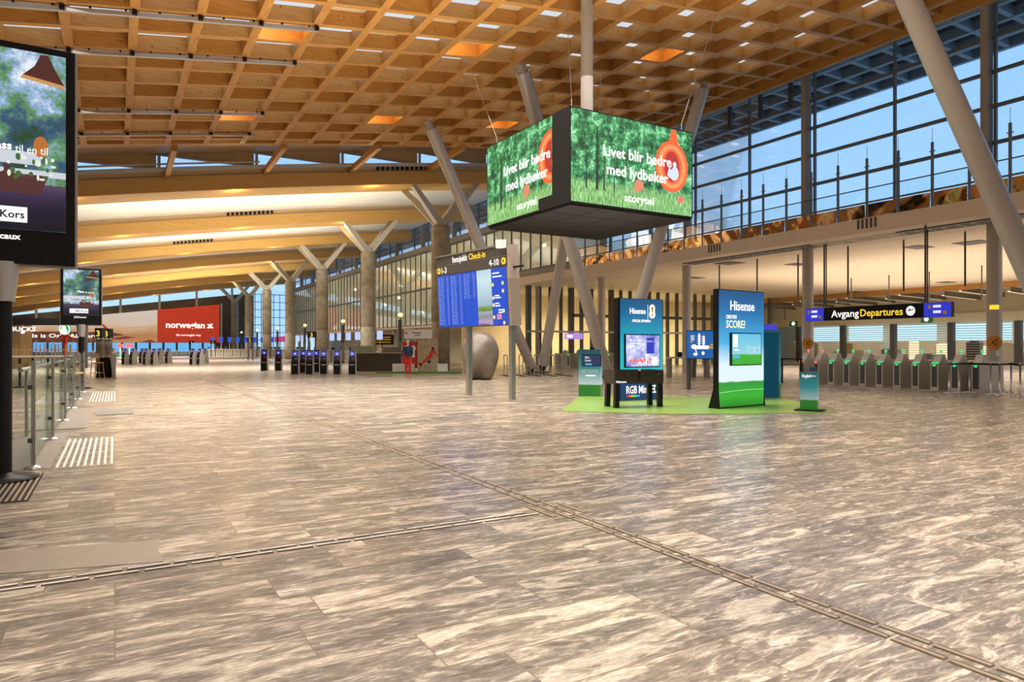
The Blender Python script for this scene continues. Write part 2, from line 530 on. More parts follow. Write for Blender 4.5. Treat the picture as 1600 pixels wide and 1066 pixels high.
# ------------------------------------------------------------------ mesh builder
class MB:
    def __init__(s):
        s.v, s.f, s.m, s.sm = [], [], [], []

    def add(s, vs, fs, m=0, sm=False):
        o = len(s.v)
        s.v += [tuple(a) for a in vs]
        for f in fs:
            s.f.append([i + o for i in f])
            s.m.append(m)
            s.sm.append(sm)
        return s

    def box(s, c, d, m=0, rz=0.0):
        x, y, z = c
        a, b, e = d[0] / 2, d[1] / 2, d[2] / 2
        cc, ss = cos(rz), sin(rz)
        vs = []
        for dz in (-e, e):
            for dx, dy in ((-a, -b), (a, -b), (a, b), (-a, b)):
                vs.append((x + dx * cc - dy * ss, y + dx * ss + dy * cc, z + dz))
        return s.add(vs, [(3, 2, 1, 0), (4, 5, 6, 7), (0, 1, 5, 4), (1, 2, 6, 5), (2, 3, 7, 6), (3, 0, 4, 7)], m)

    def bar(s, p, q, w, h, m=0, w2=None, h2=None):
        """rectangular bar from p to q"""
        d = [q[i] - p[i] for i in range(3)]
        L = sqrt(sum(a * a for a in d)) or 1e-6
        d = [a / L for a in d]
        up = (0, 0, 1) if abs(d[2]) < .95 else (0, 1, 0)
        r = (d[1] * up[2] - d[2] * up[1], d[2] * up[0] - d[0] * up[2], d[0] * up[1] - d[1] * up[0])
        l = sqrt(sum(a * a for a in r))
        r = [a / l for a in r]
        n = (r[1] * d[2] - r[2] * d[1], r[2] * d[0] - r[0] * d[2], r[0] * d[1] - r[1] * d[0])
        vs = []
        for (pt, ww, hh) in ((p, w, h), (q, w2 or w, h2 or h)):
            for a, b in ((-1, -1), (1, -1), (1, 1), (-1, 1)):
                vs.append([pt[i] + r[i] * a * ww / 2 + n[i] * b * hh / 2 for i in range(3)])
        return s.add(vs, [(3, 2, 1, 0), (4, 5, 6, 7), (0, 1, 5, 4), (1, 2, 6, 5), (2, 3, 7, 6), (3, 0, 4, 7)], m)

    def cyl(s, p, q, r0, r1=None, n=20, m=0, caps=True):
        r1 = r0 if r1 is None else r1
        d = [q[i] - p[i] for i in range(3)]
        L = sqrt(sum(a * a for a in d)) or 1e-6
        d = [a / L for a in d]
        up = (0, 0, 1) if abs(d[2]) < .95 else (1, 0, 0)
        a = (d[1] * up[2] - d[2] * up[1], d[2] * up[0] - d[0] * up[2], d[0] * up[1] - d[1] * up[0])
        l = sqrt(sum(x * x for x in a))
        a = [x / l for x in a]
        b = (a[1] * d[2] - a[2] * d[1], a[2] * d[0] - a[0] * d[2], a[0] * d[1] - a[1] * d[0])
        vs = []
        for pt, r in ((p, r0), (q, r1)):
            for k in range(n):
                t = 2 * pi * k / n
                vs.append([pt[i] + r * (cos(t) * a[i] + sin(t) * b[i]) for i in range(3)])
        fs = [(k, (k + 1) % n, n + (k + 1) % n, n + k) for k in range(n)]
        s.add(vs, fs, m, True)
        if caps:
            s.add(vs[:n], [tuple(range(n))[::-1]], m)
            s.add(vs[n:], [tuple(range(n))], m)
        return s

    def lathe(s, prof, c=(0, 0, 0), n=28, m=0):
        vs = []
        for r, z in prof:
            for k in range(n):
                t = 2 * pi * k / n
                vs.append((c[0] + r * cos(t), c[1] + r * sin(t), c[2] + z))
        fs = []
        for i in range(len(prof) - 1):
            for k in range(n):
                fs.append((i * n + k, i * n + (k + 1) % n, (i + 1) * n + (k + 1) % n, (i + 1) * n + k))
        return s.add(vs, fs, m, True)

    def prism(s, pts, y0, y1, m=0):
        """polygon in x,z extruded in y"""
        n = len(pts)
        vs = [(x, y0, z) for x, z in pts] + [(x, y1, z) for x, z in pts]
        fs = [tuple(range(n)), tuple(range(n, 2 * n))[::-1]] + [(k, (k + 1) % n, n + (k + 1) % n, n + k) for k in range(n)]
        return s.add(vs, fs, m)

    def ell(s, x, z, rx, rz, y0, y1, m=0, n=28, hole=None):
        if hole is None:
            return s.prism([(x + rx * cos(2 * pi * k / n), z + rz * sin(2 * pi * k / n)) for k in range(n)], y0, y1, m)
        vs, fs = [], []
        for y in (y0, y1):
            for k in range(n):
                t = 2 * pi * k / n
                vs.append((x + rx * cos(t), y, z + rz * sin(t)))
                vs.append((x + hole[0] * cos(t), y, z + hole[1] * sin(t)))
        for k in range(n):
            a, b = 2 * k, 2 * ((k + 1) % n)
            fs += [(a, b, b + 1, a + 1), (2 * n + a + 1, 2 * n + b + 1, 2 * n + b, 2 * n + a), (a, 2 * n + a, 2 * n + b, b), (a + 1, b + 1, 2 * n + b + 1, 2 * n + a + 1)]
        return s.add(vs, fs, m)

    def build(s, name, mats, parent=None, loc=None):
        me = bpy.data.meshes.new(name)
        me.from_pydata(s.v, [], s.f)
        if not isinstance(mats, (list, tuple)):
            mats = [mats]
        for a in mats:
            me.materials.append(M[a] if isinstance(a, str) else a)
        me.polygons.foreach_set('material_index', s.m)
        me.polygons.foreach_set('use_smooth', s.sm)
        me.update()
        o = bpy.data.objects.new(name, me)
        COL.objects.link(o)
        if parent:
            o.parent = parent
        if loc:
            o.location = loc
        return o


def tag(o, label=None, cat=None, group=None, kind=None):
    if label:
        o['label'] = label
    if cat:
        o['category'] = cat
    if group:
        o['group'] = group
    if kind:
        o['kind'] = kind
    return o


def thing(name, label, cat, loc=(0, 0, 0), rz=0.0, group=None, kind=None):
    o = bpy.data.objects.new(name, None)
    o.empty_display_size = .2
    COL.objects.link(o)
    o.location = loc
    o.rotation_euler = (0, 0, rz)
    return tag(o, label, cat, group, kind)


def copy_tree(o, parent=None):
    c = o.copy()
    COL.objects.link(c)
    c.parent = parent
    for ch in list(o.children):
        copy_tree(ch, c)
    return c


def struct(name, mb, mats, parent=None, label=None):
    o = mb.build(name, mats, parent)
    if parent is None:
        o['kind'] = 'structure'
    if label:
        o['label'] = label
    return o


ORD = ['first', 'second', 'third', 'fourth', 'fifth', 'sixth', 'seventh', 'eighth', 'ninth', 'tenth', 'eleventh', 'twelfth', 'thirteenth', 'fourteenth', 'fifteenth', 'sixteenth', 'seventeenth', 'eighteenth', 'nineteenth', 'twentieth']


def text(parent, name, s, x, z, y, size=None, width=None, m='e_white', align='LEFT', bold=0.0, label=None):
    """lettering standing in the local x,z plane, facing -y, baseline at z"""
    cu = bpy.data.curves.new('lettering_curve', 'FONT')
    cu.body = s
    cu.size = size or 1
    cu.offset = bold * cu.size
    cu.resolution_u = 2
    cu.extrude = 0.003
    cu.space_line = .95
    ob = bpy.data.objects.new('lettering_tmp', cu)
    COL.objects.link(ob)
    dg = bpy.context.evaluated_depsgraph_get()
    dg.update()
    me = bpy.data.meshes.new_from_object(ob.evaluated_get(dg))
    bpy.data.objects.remove(ob)
    xs = [v.co.x for v in me.vertices] or [0]
    x0, x1 = min(xs), max(xs)
    k = 1.0
    if width:
        k = width / max(1e-6, x1 - x0)
    off = {'LEFT': x0, 'CENTER': (x0 + x1) / 2, 'RIGHT': x1}[align]
    zs = 1.0 if (size and width) else k
    for v in me.vertices:
        a, b, c = v.co
        v.co = (x + (a - off) * k, y - c, z + b * zs)
    me.materials.clear()
    me.materials.append(M[m])
    o = bpy.data.objects.new(name, me)
    COL.objects.link(o)
    o.parent = parent
    if label:
        o['label'] = label
    return o


def camdir(tX, tD):
    """world angle of a direction given as (sideways, away) seen from the camera"""
    a, b = tX * cos(TH) + tD * sin(TH), tD * cos(TH) - tX * sin(TH)
    return atan2(b, a)


VMIN, VMAX, UMIN, UF = -14.0, 128.0, -16.0, 26.9
# ================================================================== STRUCTURE
# floor, with the opening of the stair on the left
HU0, HU1, HV0, HV1 = -4.4, -1.75, 8.6, 15.0
mb = MB()
U1 = 70.0
for (a, b, c, d) in ((UMIN, HU0, VMIN, VMAX), (HU1, U1, VMIN, VMAX), (HU0, HU1, VMIN, HV0), (HU0, HU1, HV1, VMAX)):
    mb.add([(a, c, 0), (b, c, 0), (b, d, 0), (a, d, 0)], [(0, 1, 2, 3)])
struct('floor', mb, 'floor')
mb = MB()
mb.box(((HU0 + HU1) / 2, HV0 - .05, -1.6), (HU1 - HU0 + .2, .1, 3.2))
mb.box(((HU0 + HU1) / 2, HV1 + .05, -1.6), (HU1 - HU0 + .2, .1, 3.2))
mb.box((HU0 - .05, (HV0 + HV1) / 2, -1.6), (.1, HV1 - HV0, 3.2))
mb.box((HU1 + .05, (HV0 + HV1) / 2, -1.6), (.1, HV1 - HV0, 3.2))
mb.box(((HU0 + HU1) / 2, (HV0 + HV1) / 2, -3.25), (HU1 - HU0 + .2, HV1 - HV0 + .2, .1))
struct('stairwell', mb, 'cream')
st = thing('staircase', 'stair going down inside the glazed opening at the left edge', 'stairs', ((HU0 + HU1) / 2, HV1 - .05, 0))
mb, m2 = MB(), MB()
for k in range(18):
    z = -.17 * (k + 1)
    mb.box((0, -.30 * k - .17, z - .02), (HU1 - HU0 - .1, .32, .06))
    m2.box((0, -.30 * k - .31, z + .014), (HU1 - HU0 - .2, .03, .01))
mb.build('treads', 'kiosk_grey', st)
m2.build('nosing', 'yellow', st)

# stone inset patches
mb = MB()
P = [FL(0, 862), FL(240, 845), FL(256, 878), FL(60, 893), FL(0, 897)]
mb.add([(p[0], p[1], .003) for p in P], [(4, 3, 2, 1, 0)])
tag(mb.build('stone_slab', mat('plain_stone', (.33, .27, .22), .4, var=.06)), 'plain brown stone slab without veins at the lower left of the floor', 'floor slab')

# ---- lattice ceiling
ceil = thing('ceiling', None, None, kind='structure')
UB = [-1.09 + 1.52 * k for k in range(-9, 18)]
UE = 25.75
BW, BD = .22, .45


def vedge(u):
    return 32.95 + .045 * u


for u in UB:
    z = zc(u)
    MB().box((u, (VMIN + vedge(u)) / 2, z + BD / 2), (BW, vedge(u) - VMIN, BD)).build('main_beam', 'beamL', ceil)
VC = [32.1 - 1.39 * k for k in range(0, 34)]


def swept(v0, width, zoff, h, ua, ub, n=14, skew=.045, m=0, mbx=None, zf=zc):
    mbx = mbx or MB()
    vs, fs = [], []
    for i in range(n + 1):
        u = ua + (ub - ua) * i / n
        v = v0 + skew * u
        z = zf(u) + zoff
        vs += [(u, v - width / 2, z), (u, v + width / 2, z), (u, v + width / 2, z + h), (u, v - width / 2, z + h)]
    for i in range(n):
        o = 4 * i
        fs += [(o, o + 4, o + 5, o + 1), (o + 1, o + 5, o + 6, o + 2), (o + 2, o + 6, o + 7, o + 3), (o + 3, o + 7, o + 4, o)]
    fs += [(0, 1, 2, 3), (4 * n + 3, 4 * n + 2, 4 * n + 1, 4 * n)]
    return mbx.add(vs, fs, m)


for v0 in VC + [32.95]:
    swept(v0, .2 if v0 < 32.5 else .22, .004, BD - .01, UMIN, UE).build('cross_beam', 'beamC', ceil)
mb = MB()
us = UB + [UE]
vs_ = [32.95] + VC
for j in range(len(vs_) - 1):
    for i in range(len(us) - 1):
        a, b = us[i], us[i + 1]
        c, d = vs_[j + 1], vs_[j]
        z0, z1 = zc(a) + BD, zc(b) + BD
        mi = 1 if (i + j) % 2 == 0 and i < len(us) - 3 else 0
        mb.add([(a, c + .045 * a, z0), (b, c + .045 * b, z1), (b, d + .045 * b, z1), (a, d + .045 * a, z0)], [(0, 1, 2, 3)], mi)
mb.build('infill_panel', ['panel_beige', 'skylight'], ceil, None)
# roof deck above keeps the daylight out
swept((VMIN + 34) / 2, 34 - VMIN, BD + .16, .05, UMIN, UE, 30, 0).build('roof_deck', 'blackmatte', ceil)
# timber edge along the glass
struct('trim_1', MB().box((UE + .08, (VMIN + 34) / 2, zc(UE) + .18), (.16, 34 - VMIN, .8)), 'beamL')
struct('trim_2', MB().box((UF - .05, (VMIN + VMAX) / 2, zc(UE) + .62), (2.1, VMAX - VMIN, .16)).box((UE + .9, (VMIN + VMAX) / 2, zc(UE) + .4), (.12, VMAX - VMIN, .3)), 'steel_light')

# warm downlights inside single cells of the lattice
for (px, py) in ((383, 168), (448, 27), (752, 54), (1000, 84), (617, 176), (806, 184)):
    # intersect the view ray with the lattice underside
    r = (px - 800) / FPX
    D = 20.0
    for _ in range(40):
        u = D * (r * cos(TH) + sin(TH))
        D = D * .5 + .5 * ((zc(u) + .25 - CAMH) * FPX / (HOR - py))
    u, v = W(px, D)
    i = max(k for k in range(len(UB)) if UB[k] < u)
    uc = UB[i] + .76
    vb = max(x for x in VC if x + .045 * uc < v) + .045 * uc
    vc_ = vb + .69
    zz = zc(uc)
    t = thing('downlight', 'downlight glowing inside a timber cell, ' + {383: 'lowest at the left', 448: 'near the top left edge', 752: 'left of the grey mast', 1000: 'right of the grey mast', 617: 'above the slanted steel prop', 806: 'just left above the hanging cube'}[px], 'ceiling lamp', (uc, vc_, zz), 0, 'lit lamps in the timber lattice')
    MB().box((-.48, -.3, .42), (.12, .5, .14)).build('housing', 'alu', t)
    MB().box((-.41, -.3, .42), (.03, .42, .1)).build('lens', 'e_lamp', t)
    l = bpy.data.lights.new('lamp_light', 'POINT')
    l.energy = 50
    l.color = (1, .62, .24)
    l.shadow_soft_size = .06
    lo = bpy.data.objects.new('lamp_light', l)
    COL.objects.link(lo)
    lo.parent = t
    lo.location = (-.30, -.3, .34)

# lighting rails under the lattice, left
rails = []
for k, (v0, ue) in enumerate(((19.65, 5.1), (22.4, 5.0), (27.95, 5.1), (30.95, 5.2), (13.9, 5.0), (11.0, 4.9))):
    t = thing('light_rail', ['third', 'fourth', 'fifth', 'farthest', 'second', 'nearest'][k] + ' aluminium lighting rail hung under the timber lattice, counted from the camera', 'light rail', (0, 0, 0), 0, 'rails under the lattice')
    swept(v0, .10, -.16, .10, UMIN, ue, 12).build('rail', 'alu', t)
    u = ue - .3
    while u > -5:
        MB().box((u, v0 + .045 * u, zc(u) - .05), (.05, .06, .1)).build('clip', 'black', t)
        u -= .76
    for ub in UB:
        if -6 < ub < ue:
            MB().box((ub, v0 + .045 * ub - .05, zc(ub) - .09), (.11, .13, .12)).build('bracket', 'black', t)

# ---- wall between the lattice and the lower roof, with slanting glass strips
V1 = 38.3
mb = MB()
bays = [-12.0, -7.4, -2.8, 1.8, 6.45, 11.1, 15.8, 20.5, 25.2]
VW = V1 + .5


def bandz(u):
    return zb(u) + .95


for a, b in zip(bays[:-1], bays[1:]):
    zl0, zl1 = bandz(a), bandz(b)
    top0, top1 = zc(a) + 1.6, zc(b) + 1.6
    # opening: triangle tall at a, closing at b
    o0a, o0b, o1 = zl0 + .42, zl0 + 1.02, zl1 + .28
    mb.add([(a, VW, zl0 - .3), (b, VW, zl1 - .3), (b, VW, o1), (a, VW, o0a)], [(0, 1, 2, 3)])
    mb.add([(a, VW, o0b), (b, VW, o1), (b, VW, top1), (a, VW, top0)], [(0, 1, 2, 3)])
struct('wall_clerestory', mb, 'ply')
win = thing('window_2', None, None, kind='structure')
mb = MB()
for a, b in zip(bays[:-1], bays[1:]):
    zl0, zl1 = bandz(a), bandz(b)
    mb.bar((a, VW - .04, zl0 + 1.04), (b, VW - .04, zl1 + .30), .1, .08)
    mb.box((a + .12, VW - .06, zl0 + .72), (.14, .12, .95))
mb.build('window_frame', 'alu', win)
MB().add([(bays[0], VW + .05, bandz(bays[0])), (bays[-1], VW + .05, bandz(bays[-1])), (bays[-1], VW + .05, bandz(bays[-1]) + 1.2), (bays[0], VW + .05, bandz(bays[0]) + 1.2)], [(0, 1, 2, 3)]).build('pane', 'glass_blue', win)
for k, a in enumerate(bays[1:-1]):
    # raking timber between lattice edge and first beam
    struct('roof_brace', MB().bar((a + .45, 33.3, zc(a)), (a + .45, V1 + .2, zb(a) + .9), .22, .3), 'beamL')
# deck closing lattice to clerestory, above
MB_ = MB()
MB_.add([(UMIN, 32.2, zc(UMIN) + 1.0), (25.7, 33.4, zc(25.7) + 1.0), (25.7, VW, zc(25.7) + 1.5), (UMIN, VW, zc(UMIN) + 1.5)], [(0, 1, 2, 3)])
struct('roof_link', MB_, 'ply')
# silver service bar in front of the first beam
t = thing('service_bar', 'long silver bar running under the first big roof beam across the hall', 'service bar')
swept(V1 - .6, .18, .93, .17, UMIN + .3, 25.5, 14, 0, zf=zb).build('bar', 'silver', t)
swept(V1 - .9, .08, 1.16, .08, UMIN + .3, 6.5, 12, 0, zf=zb).build('cable_tray', 'alu', t)

# ---- glulam beams and white membranes of the check-in hall roof
roof = thing('ceiling.001', None, None, kind='structure')
NB = 7
PITCH = 14.2
BWD = 2.2
for j in range(NB):
    v = V1 + PITCH * j
    swept(v + BWD / 2, BWD, 0, .77, UMIN, 26.6, 18, 0, zf=zb).build('glulam_beam', 'glulam', roof)
    swept(v + BWD / 2, BWD - .3, .77, .42, UMIN, 26.6, 18, 0, zf=zb).build('beam_upstand', 'glulam_pale', roof)
    # joints
for j in range(NB):
    a = V1 + PITCH * j + BWD - .2
    b = V1 + PITCH * (j + 1) + .2 if j < NB - 1 else VMAX + .5
    swept((a + b) / 2, b - a, 1.12, .08, UMIN, 26.6, 18, 0, zf=zb).build('white_membrane', 'white_ceiling', roof)
# dark slot grilles on the beams
for j in range(3):
    v = V1 + PITCH * (j + 0) + .12
    u0 = [13.2, 7.0, 4.5][j]
    mb = MB()
    for k in range(11):
        u = u0 + .3 * k
        mb.box((u, v, zb(u) + .98), (.17, .06, .22))
    mb.build('slot_grille', 'black', roof)
# small warm spots under the beams
for j in range(NB):
    for k, u in enumerate((-9.5, -2.0, 5.5, 13.0)):
        uu = u + (j % 2) * 2.5
        v = V1 + PITCH * j - .12
        l = bpy.data.lights.new('beam_light', 'POINT')
        l.energy = 55
        l.color = (1, .68, .26)
        l.shadow_soft_size = .16
        lo = bpy.data.objects.new('beam_light', l)
        COL.objects.link(lo)
        lo.location = (uu, v + .5, zb(uu) - .42)

# ---- side and end walls
mb = MB()
mb.box((UMIN - .1, (VMIN + VMAX) / 2, 5), (.2, VMAX - VMIN, 10))
struct('wall_left', mb, 'greywall')
mb = MB()
mb.box((5, VMIN - .1, 7), (44, .2, 14))
struct('wall_back', mb, 'cream')
VE = 127.6
mb = MB()


def zeave(u):
    return zb(u) - .45


mb.add([(UMIN, VE, 0), (21.2, VE, 0), (21.2, VE, 7.97 + .1364 * 21.2), (UMIN, VE, 7.97 + .1364 * UMIN)], [(3, 2, 1, 0)])
struct('wall_end', mb, 'darkwall')
win = thing('window_3', None, None, kind='structure')
mb = MB()
for k in range(14):
    u = -16 + 5.6 * k / 2
    if u > 21.3:
        break
    if k % 2 == 0:
        mb.box((u, VE - .1, (zb(u) + .2) / 2), (.35, .3, zb(u) + .2))
mb.build('post', 'steel_light', win)

# ---- end window (right of the end wall) and long glass facade on the right
fac = thing('window_1', None, None, kind='structure')
for k in range(-3, 17):
    v = 12.7 + 7.35 * k
    if v < VMIN or v > VMAX:
        continue
    MB().box((UF - .15, v, (6.3 + zc(UE) + .5) / 2), (.38, .24, zc(UE) + .5 - 6.3)).build('post', 'facade_post', fac)
for z in (8.68, 9.98, 11.2, 12.42):
    MB().box((UF, (VMIN + VMAX) / 2, z), (.1, VMAX - VMIN, .13)).build('transom', 'facade', fac)
mb = MB()
k = 0
v = 12.35 - 3.6 * 7
while v < VMAX:
    mb.box((UF + .02, v, (6.3 + zc(UE) + .5) / 2), (.12, .09, zc(UE) + .5 - 6.3))
    v += 3.62
mb.build('mullions', 'facade', fac)
MB().add([(UF, VMIN, 6.3), (UF, VMAX, 6.3), (UF, VMAX, zc(UE) + .6), (UF, VMIN, zc(UE) + .6)], [(0, 1, 2, 3)]).build('pane', 'glass_blue', fac)
# short dark hangers in the upper row
mb = MB()
for v in (24.5, 22.6, 20.9):
    mb.box((UF - .1, v, 13.0), (.14, .16, 1.1))
mb.build('hanger', 'steel_dark', fac)

# outside: overhanging eave in the same lattice
eave = thing('roof_overhang', None, None, kind='structure')
ez = zc(UE) + .35
for u in (27.6, 29.1, 30.6, 31.9):
    MB().box((u, (VMIN + VMAX) / 2, ez + .2), (.22, VMAX - VMIN, .4)).build('beam', 'eave', eave)
mb = MB()
v = VMIN + .5
while v < VMAX:
    mb.box((29.7, v, ez + .2), (4.6, .2, .36))
    v += 1.39
mb.build('cross_beam', 'eave', eave)
MB().box((29.6, (VMIN + VMAX) / 2, ez + .45), (5.2, VMAX - VMIN, .08)).build('soffit', mat('eave_soffit', (.06, .07, .10), .6), eave)

# end window
win = thing('window_4', None, None, kind='structure')
mb = MB()
for k in range(6):
    mb.box((21.4 + 1.05 * k, VE, 5.4), (.1, .1, 10.8))
for k in range(8):
    mb.box((24.0, VE, 1.2 + 1.35 * k), (5.6, .1, .1))
mb.build('window_frame', 'facade', win)
MB().add([(21.3, VE + .05, 0), (26.9, VE + .05, 0), (26.9, VE + .05, 11.5), (21.3, VE + .05, 11.5)], [(0, 1, 2, 3)]).build('pane', 'glass_blue', win)

# ---- mezzanine on the right: slab, fascia
US = 24.5
mb = MB()
mb.box((US + 1.35, (VMIN + 50) / 2, 6.05), (2.7, 50 - VMIN, .57))
struct('mezzanine_slab', mb, 'beige')
# vents in the fascia
mb = MB()
for (v0) in (23.0, 15.4):
    for k in range(5):
        mb.box((US - .01, v0 + .17 * k, 6.12), (.02, .08, .36))
struct('fascia_vent', mb, 'steel_dark')
# ledge under the glass box
struct('trim_3', MB().box((US + .2, (35 + 50) / 2, 6.5), (.5, 15, .36)), 'greywall')
# open slot in the soffit with pipes
mb = MB()
mb.box((US + 1.25, (15.2 - 14) / 2 + 6, 5.755), (1.0, 17, .03))
mb.box((US + 1.25, 22.5, 5.755), (1.0, 7.5, .03))
struct('soffit_slot', mb, 'black')
mb = MB()
for k in range(60):
    v = -2 + .47 * k
    mb.bar((US + .8 + .2 * random.random(), v, 5.735), (US + 1.7, v + random.uniform(-.3, .3), 5.735), .035, .02)
for uu in (.85, 1.3, 1.62):
    mb.bar((US + uu, -3, 5.73), (US + uu, 26, 5.73), .04, .02)
struct('ceiling_pipes', mb, 'steel_light')

# ceiling of the departures area
mb = MB()
mb.box(((US + 2.7 + 50.8) / 2, (VMIN + 60) / 2, 5.86), (50.8 - US - 2.7, 60 - VMIN, .2))
mb.box((60, (VMIN + 60) / 2, 5.80), (18.4, 60 - VMIN, .16))
dm, t_, b_ = newmat('pleated_ceiling')
co = t_.nodes.new('ShaderNodeTexCoord')
mp = t_.nodes.new('ShaderNodeMapping')
mp.inputs['Scale'].default_value = (.9, .16, 1)
nz = t_.nodes.new('ShaderNodeTexNoise')
nz.inputs['Scale'].default_value = 1.2
nz.inputs['Detail'].default_value = 3
bp = t_.nodes.new('ShaderNodeBump')
bp.inputs['Strength'].default_value = .5
bp.inputs['Distance'].default_value = .25
t_.links.new(co.outputs['Object'], mp.inputs[0])
t_.links.new(mp.outputs[0], nz.inputs['Vector'])
t_.links.new(nz.outputs['Fac'], bp.inputs['Height'])
t_.links.new(bp.outputs[0], b_.inputs['Normal'])
b_.inputs['Base Color'].default_value = (.74, .62, .46, 1)
b_.inputs['Roughness'].default_value = .45
struct('ceiling.002', mb, dm)
struct('trim_4', MB().box((50.8, (VMIN + 60) / 2, 5.58), (.15, 60 - VMIN, .36)), 'beamL')
# hatches
for k, (px, py) in enumerate(((1140, 411), (1085, 434), (1246, 413), (1335, 456), (1435, 386), (1520, 379), (1478, 441))):
    D = 4.26 * FPX / (HOR - py)
    u, v = W(px, D)
    hn = ['below the left slot in front', 'small one at the far left', 'round-looking one left of the departures sign column', 'distant one above the departures sign', 'wide one at the right', 'nearest one behind the large slanting prop', 'distant one at the right']
    tag(MB().box((0, 0, 0), (1.1, 1.1 if k in (0, 5) else .75, .02)).build('ceiling_hatch', 'steel_dark', None, (u, v, 5.745)), 'dark square hatch in the departures ceiling, ' + hn[k], 'ceiling hatch', 'hatches in the departures ceiling')

# slim black hanging rods
rods = []
for k, (px, y0, y1) in enumerate(((1124, 414, 452), (1183, 405, 455), (1226, 470, 500), (1247, 398, 464), (1288, 382, 480), (1325, 385, 462), (1330, 435, 470), (1389, 430, 478), (1412, 375, 455), (1446, 352, 472), (1452, 425, 480), (1508, 362, 447), (1534, 415, 470))):
    D = 4.26 * FPX / (HOR - y0)
    u, v = W(px, D)
    zlow = max(1.2, (HOR - y1) * D / FPX) + CAMH
    rods.append((px, u, v, zlow))
rods.sort()
for k, (px, u, v, zl) in enumerate(rods):
    tag(MB().cyl((0, 0, 0), (0, 0, 5.77 - zl), .035, n=8).build('hanging_rod', 'steel_dark', None, (u, v, zl)), ORD[k] + ' thin black rod from the left hanging from the departures ceiling', 'rod', 'rods under the departures ceiling')

# baffles
nbf = 0
for row, (uu, L) in enumerate(((50.9, 8.6), (52.5, 7.2))):
    for k in range(-2, 10):
        v = 12.8 + 4.3 * k + row * 2.0
        if v > 46 or v < 2:
            continue
        nbf += 1
        t = thing('ceiling_baffle', ('dark grey baffle beam in front row, ' if row == 0 else 'dark grey baffle beam in back row, ') + ORD[k + 2] + ' from the right, under the departures ceiling', 'baffle', (uu, v, 0), 0, 'baffle beams over the departures hall')
        MB().bar((0, 0, 5.47 - .12 * row), (L, .155 * L, 5.47 - .12 * row), .12, .34).build('beam', 'baffle', t)
        MB().bar((0.3, .3, 5.36 - .12 * row), (L, .155 * L + .3, 5.36 - .12 * row), .16, .06).build('light_strip', 'e_warm', t)
# bulkhead
struct('wall_bulkhead', MB().box((60.3, (VMIN + 60) / 2, 3.85), (.3, 60 - VMIN, .75)).box((60.8, (VMIN + 60) / 2, 4.9), (.3, 60 - VMIN, 1.7)), 'cream')
struct('wall_shops', MB().box((66, (VMIN + 60) / 2, 2.6), (.2, 60 - VMIN, 5.2)), 'cream')
# roller shutters and lit shop fronts behind
fac2 = thing('roller_shutter', 'long horizontal-slat roller shutter closing the shops behind the ticket gates', 'shutter')
mb = MB()
for k in range(16):
    mb.box((60.2, 22, .35 + .2 * k), (.04, 64, .045))
mb.build('slats', 'alu', fac2)
for k in range(14):
    MB().box((60.1, -8 + 4.9 * k, 1.73), (.4, .45, 3.46)).build('post', 'steel_dark', fac2)
for k, (va, vb_) in enumerate(((49, 44), (43, 39.5), (38.5, 34.5), (33.5, 28.5), (27.8, 24), (23, 21))):
    t = thing('shop_window', ORD[k] + ' glowing pale blue shop window from the left, behind the shutter', 'shop window', (64.0, (va + vb_) / 2, 0), 0, 'lit shop windows behind the shutter')
    MB().box((0, 0, 2.75), (.1, va - vb_, 1.5)).build('light_panel', 'e_cyan', t)
    MB().box((-.05, 0, 1.0), (.4, va - vb_, 2.0)).build('counter', 'cream', t)
random.seed(3)
for k in range(36):
    v = 4 + 1.25 * k
    c = random.choice(['cream', 'navy', 'steel_dark', 'kiosk_grey', 'wood_chair', 'e_warm'])
    h = random.uniform(.6, 1.9)
    tag(MB().box((0, 0, h / 2), (.6, random.uniform(.5, 1.1), h)).box((0, 0, h + .04), (.7, .4, .08)).build('shop_fixture', c, None, (61.8, v, 0)), 'small shop fixture seen through the shutter behind the gates', 'shop fixture', 'fixtures behind the shutter')

# ---- glazed screen at v=41.5 into the side hall, warm room behind
win = thing('window_5', None, None, kind='structure')
mb = MB()
u = 25.3
k = 0
while u < 50.6:
    mb.box((u, 41.5, 2.88), (.12 if k % 4 else .32, .3, 5.76))
    u += 1.0 if u > 36 else .92
    k += 1
mb.build('mullions', 'steel_dark', win)
MB().box((38, 41.4, 2.55), (26, .12, .14)).build('transom', 'steel_light', win)
MB().box((38, 41.3, 3.75), (18, .2, .22)).build('transom', 'steel_dark', win)
MB().add([(25, 41.6, 0), (51, 41.6, 0), (51, 41.6, 5.76), (25, 41.6, 5.76)], [(0, 1, 2, 3)]).build('pane', 'glass', win)
mb = MB()
mb.box((42, 49.5, 2.9), (36, .2, 5.8))
struct('wall_side', mb, mat('warm_wall', (.86, .72, .46), .6, var=.15, vscale=.5))
area(38, 45.5, 5.6, 22, 5, 1500, (1, .84, .56))

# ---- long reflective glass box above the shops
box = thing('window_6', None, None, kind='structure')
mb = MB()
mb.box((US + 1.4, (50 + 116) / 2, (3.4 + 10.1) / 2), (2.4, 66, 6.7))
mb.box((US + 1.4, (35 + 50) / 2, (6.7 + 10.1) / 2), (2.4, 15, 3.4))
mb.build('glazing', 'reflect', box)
mb = MB()
v = 35.0
while v < 116.1:
    z0 = 6.7 if v < 50 else 3.4
    mb.box((US + .18, v, (z0 + 10.1) / 2), (.1, .07, 10.1 - z0))
    v += 1.3
mb.build('mullions', 'steel_dark', box)
for z, a, b in ((6.73, 35, 116), (10.1, 35, 116), (3.4, 50, 116)):
    MB().box((US + .15, (a + b) / 2, z), (.16, b - a, .14)).build('transom', 'steel_dark', box)
struct('trim_5', MB().box((US + .9, (35 + 116) / 2, 10.4), (1.6, 81, .5)), 'greywall')
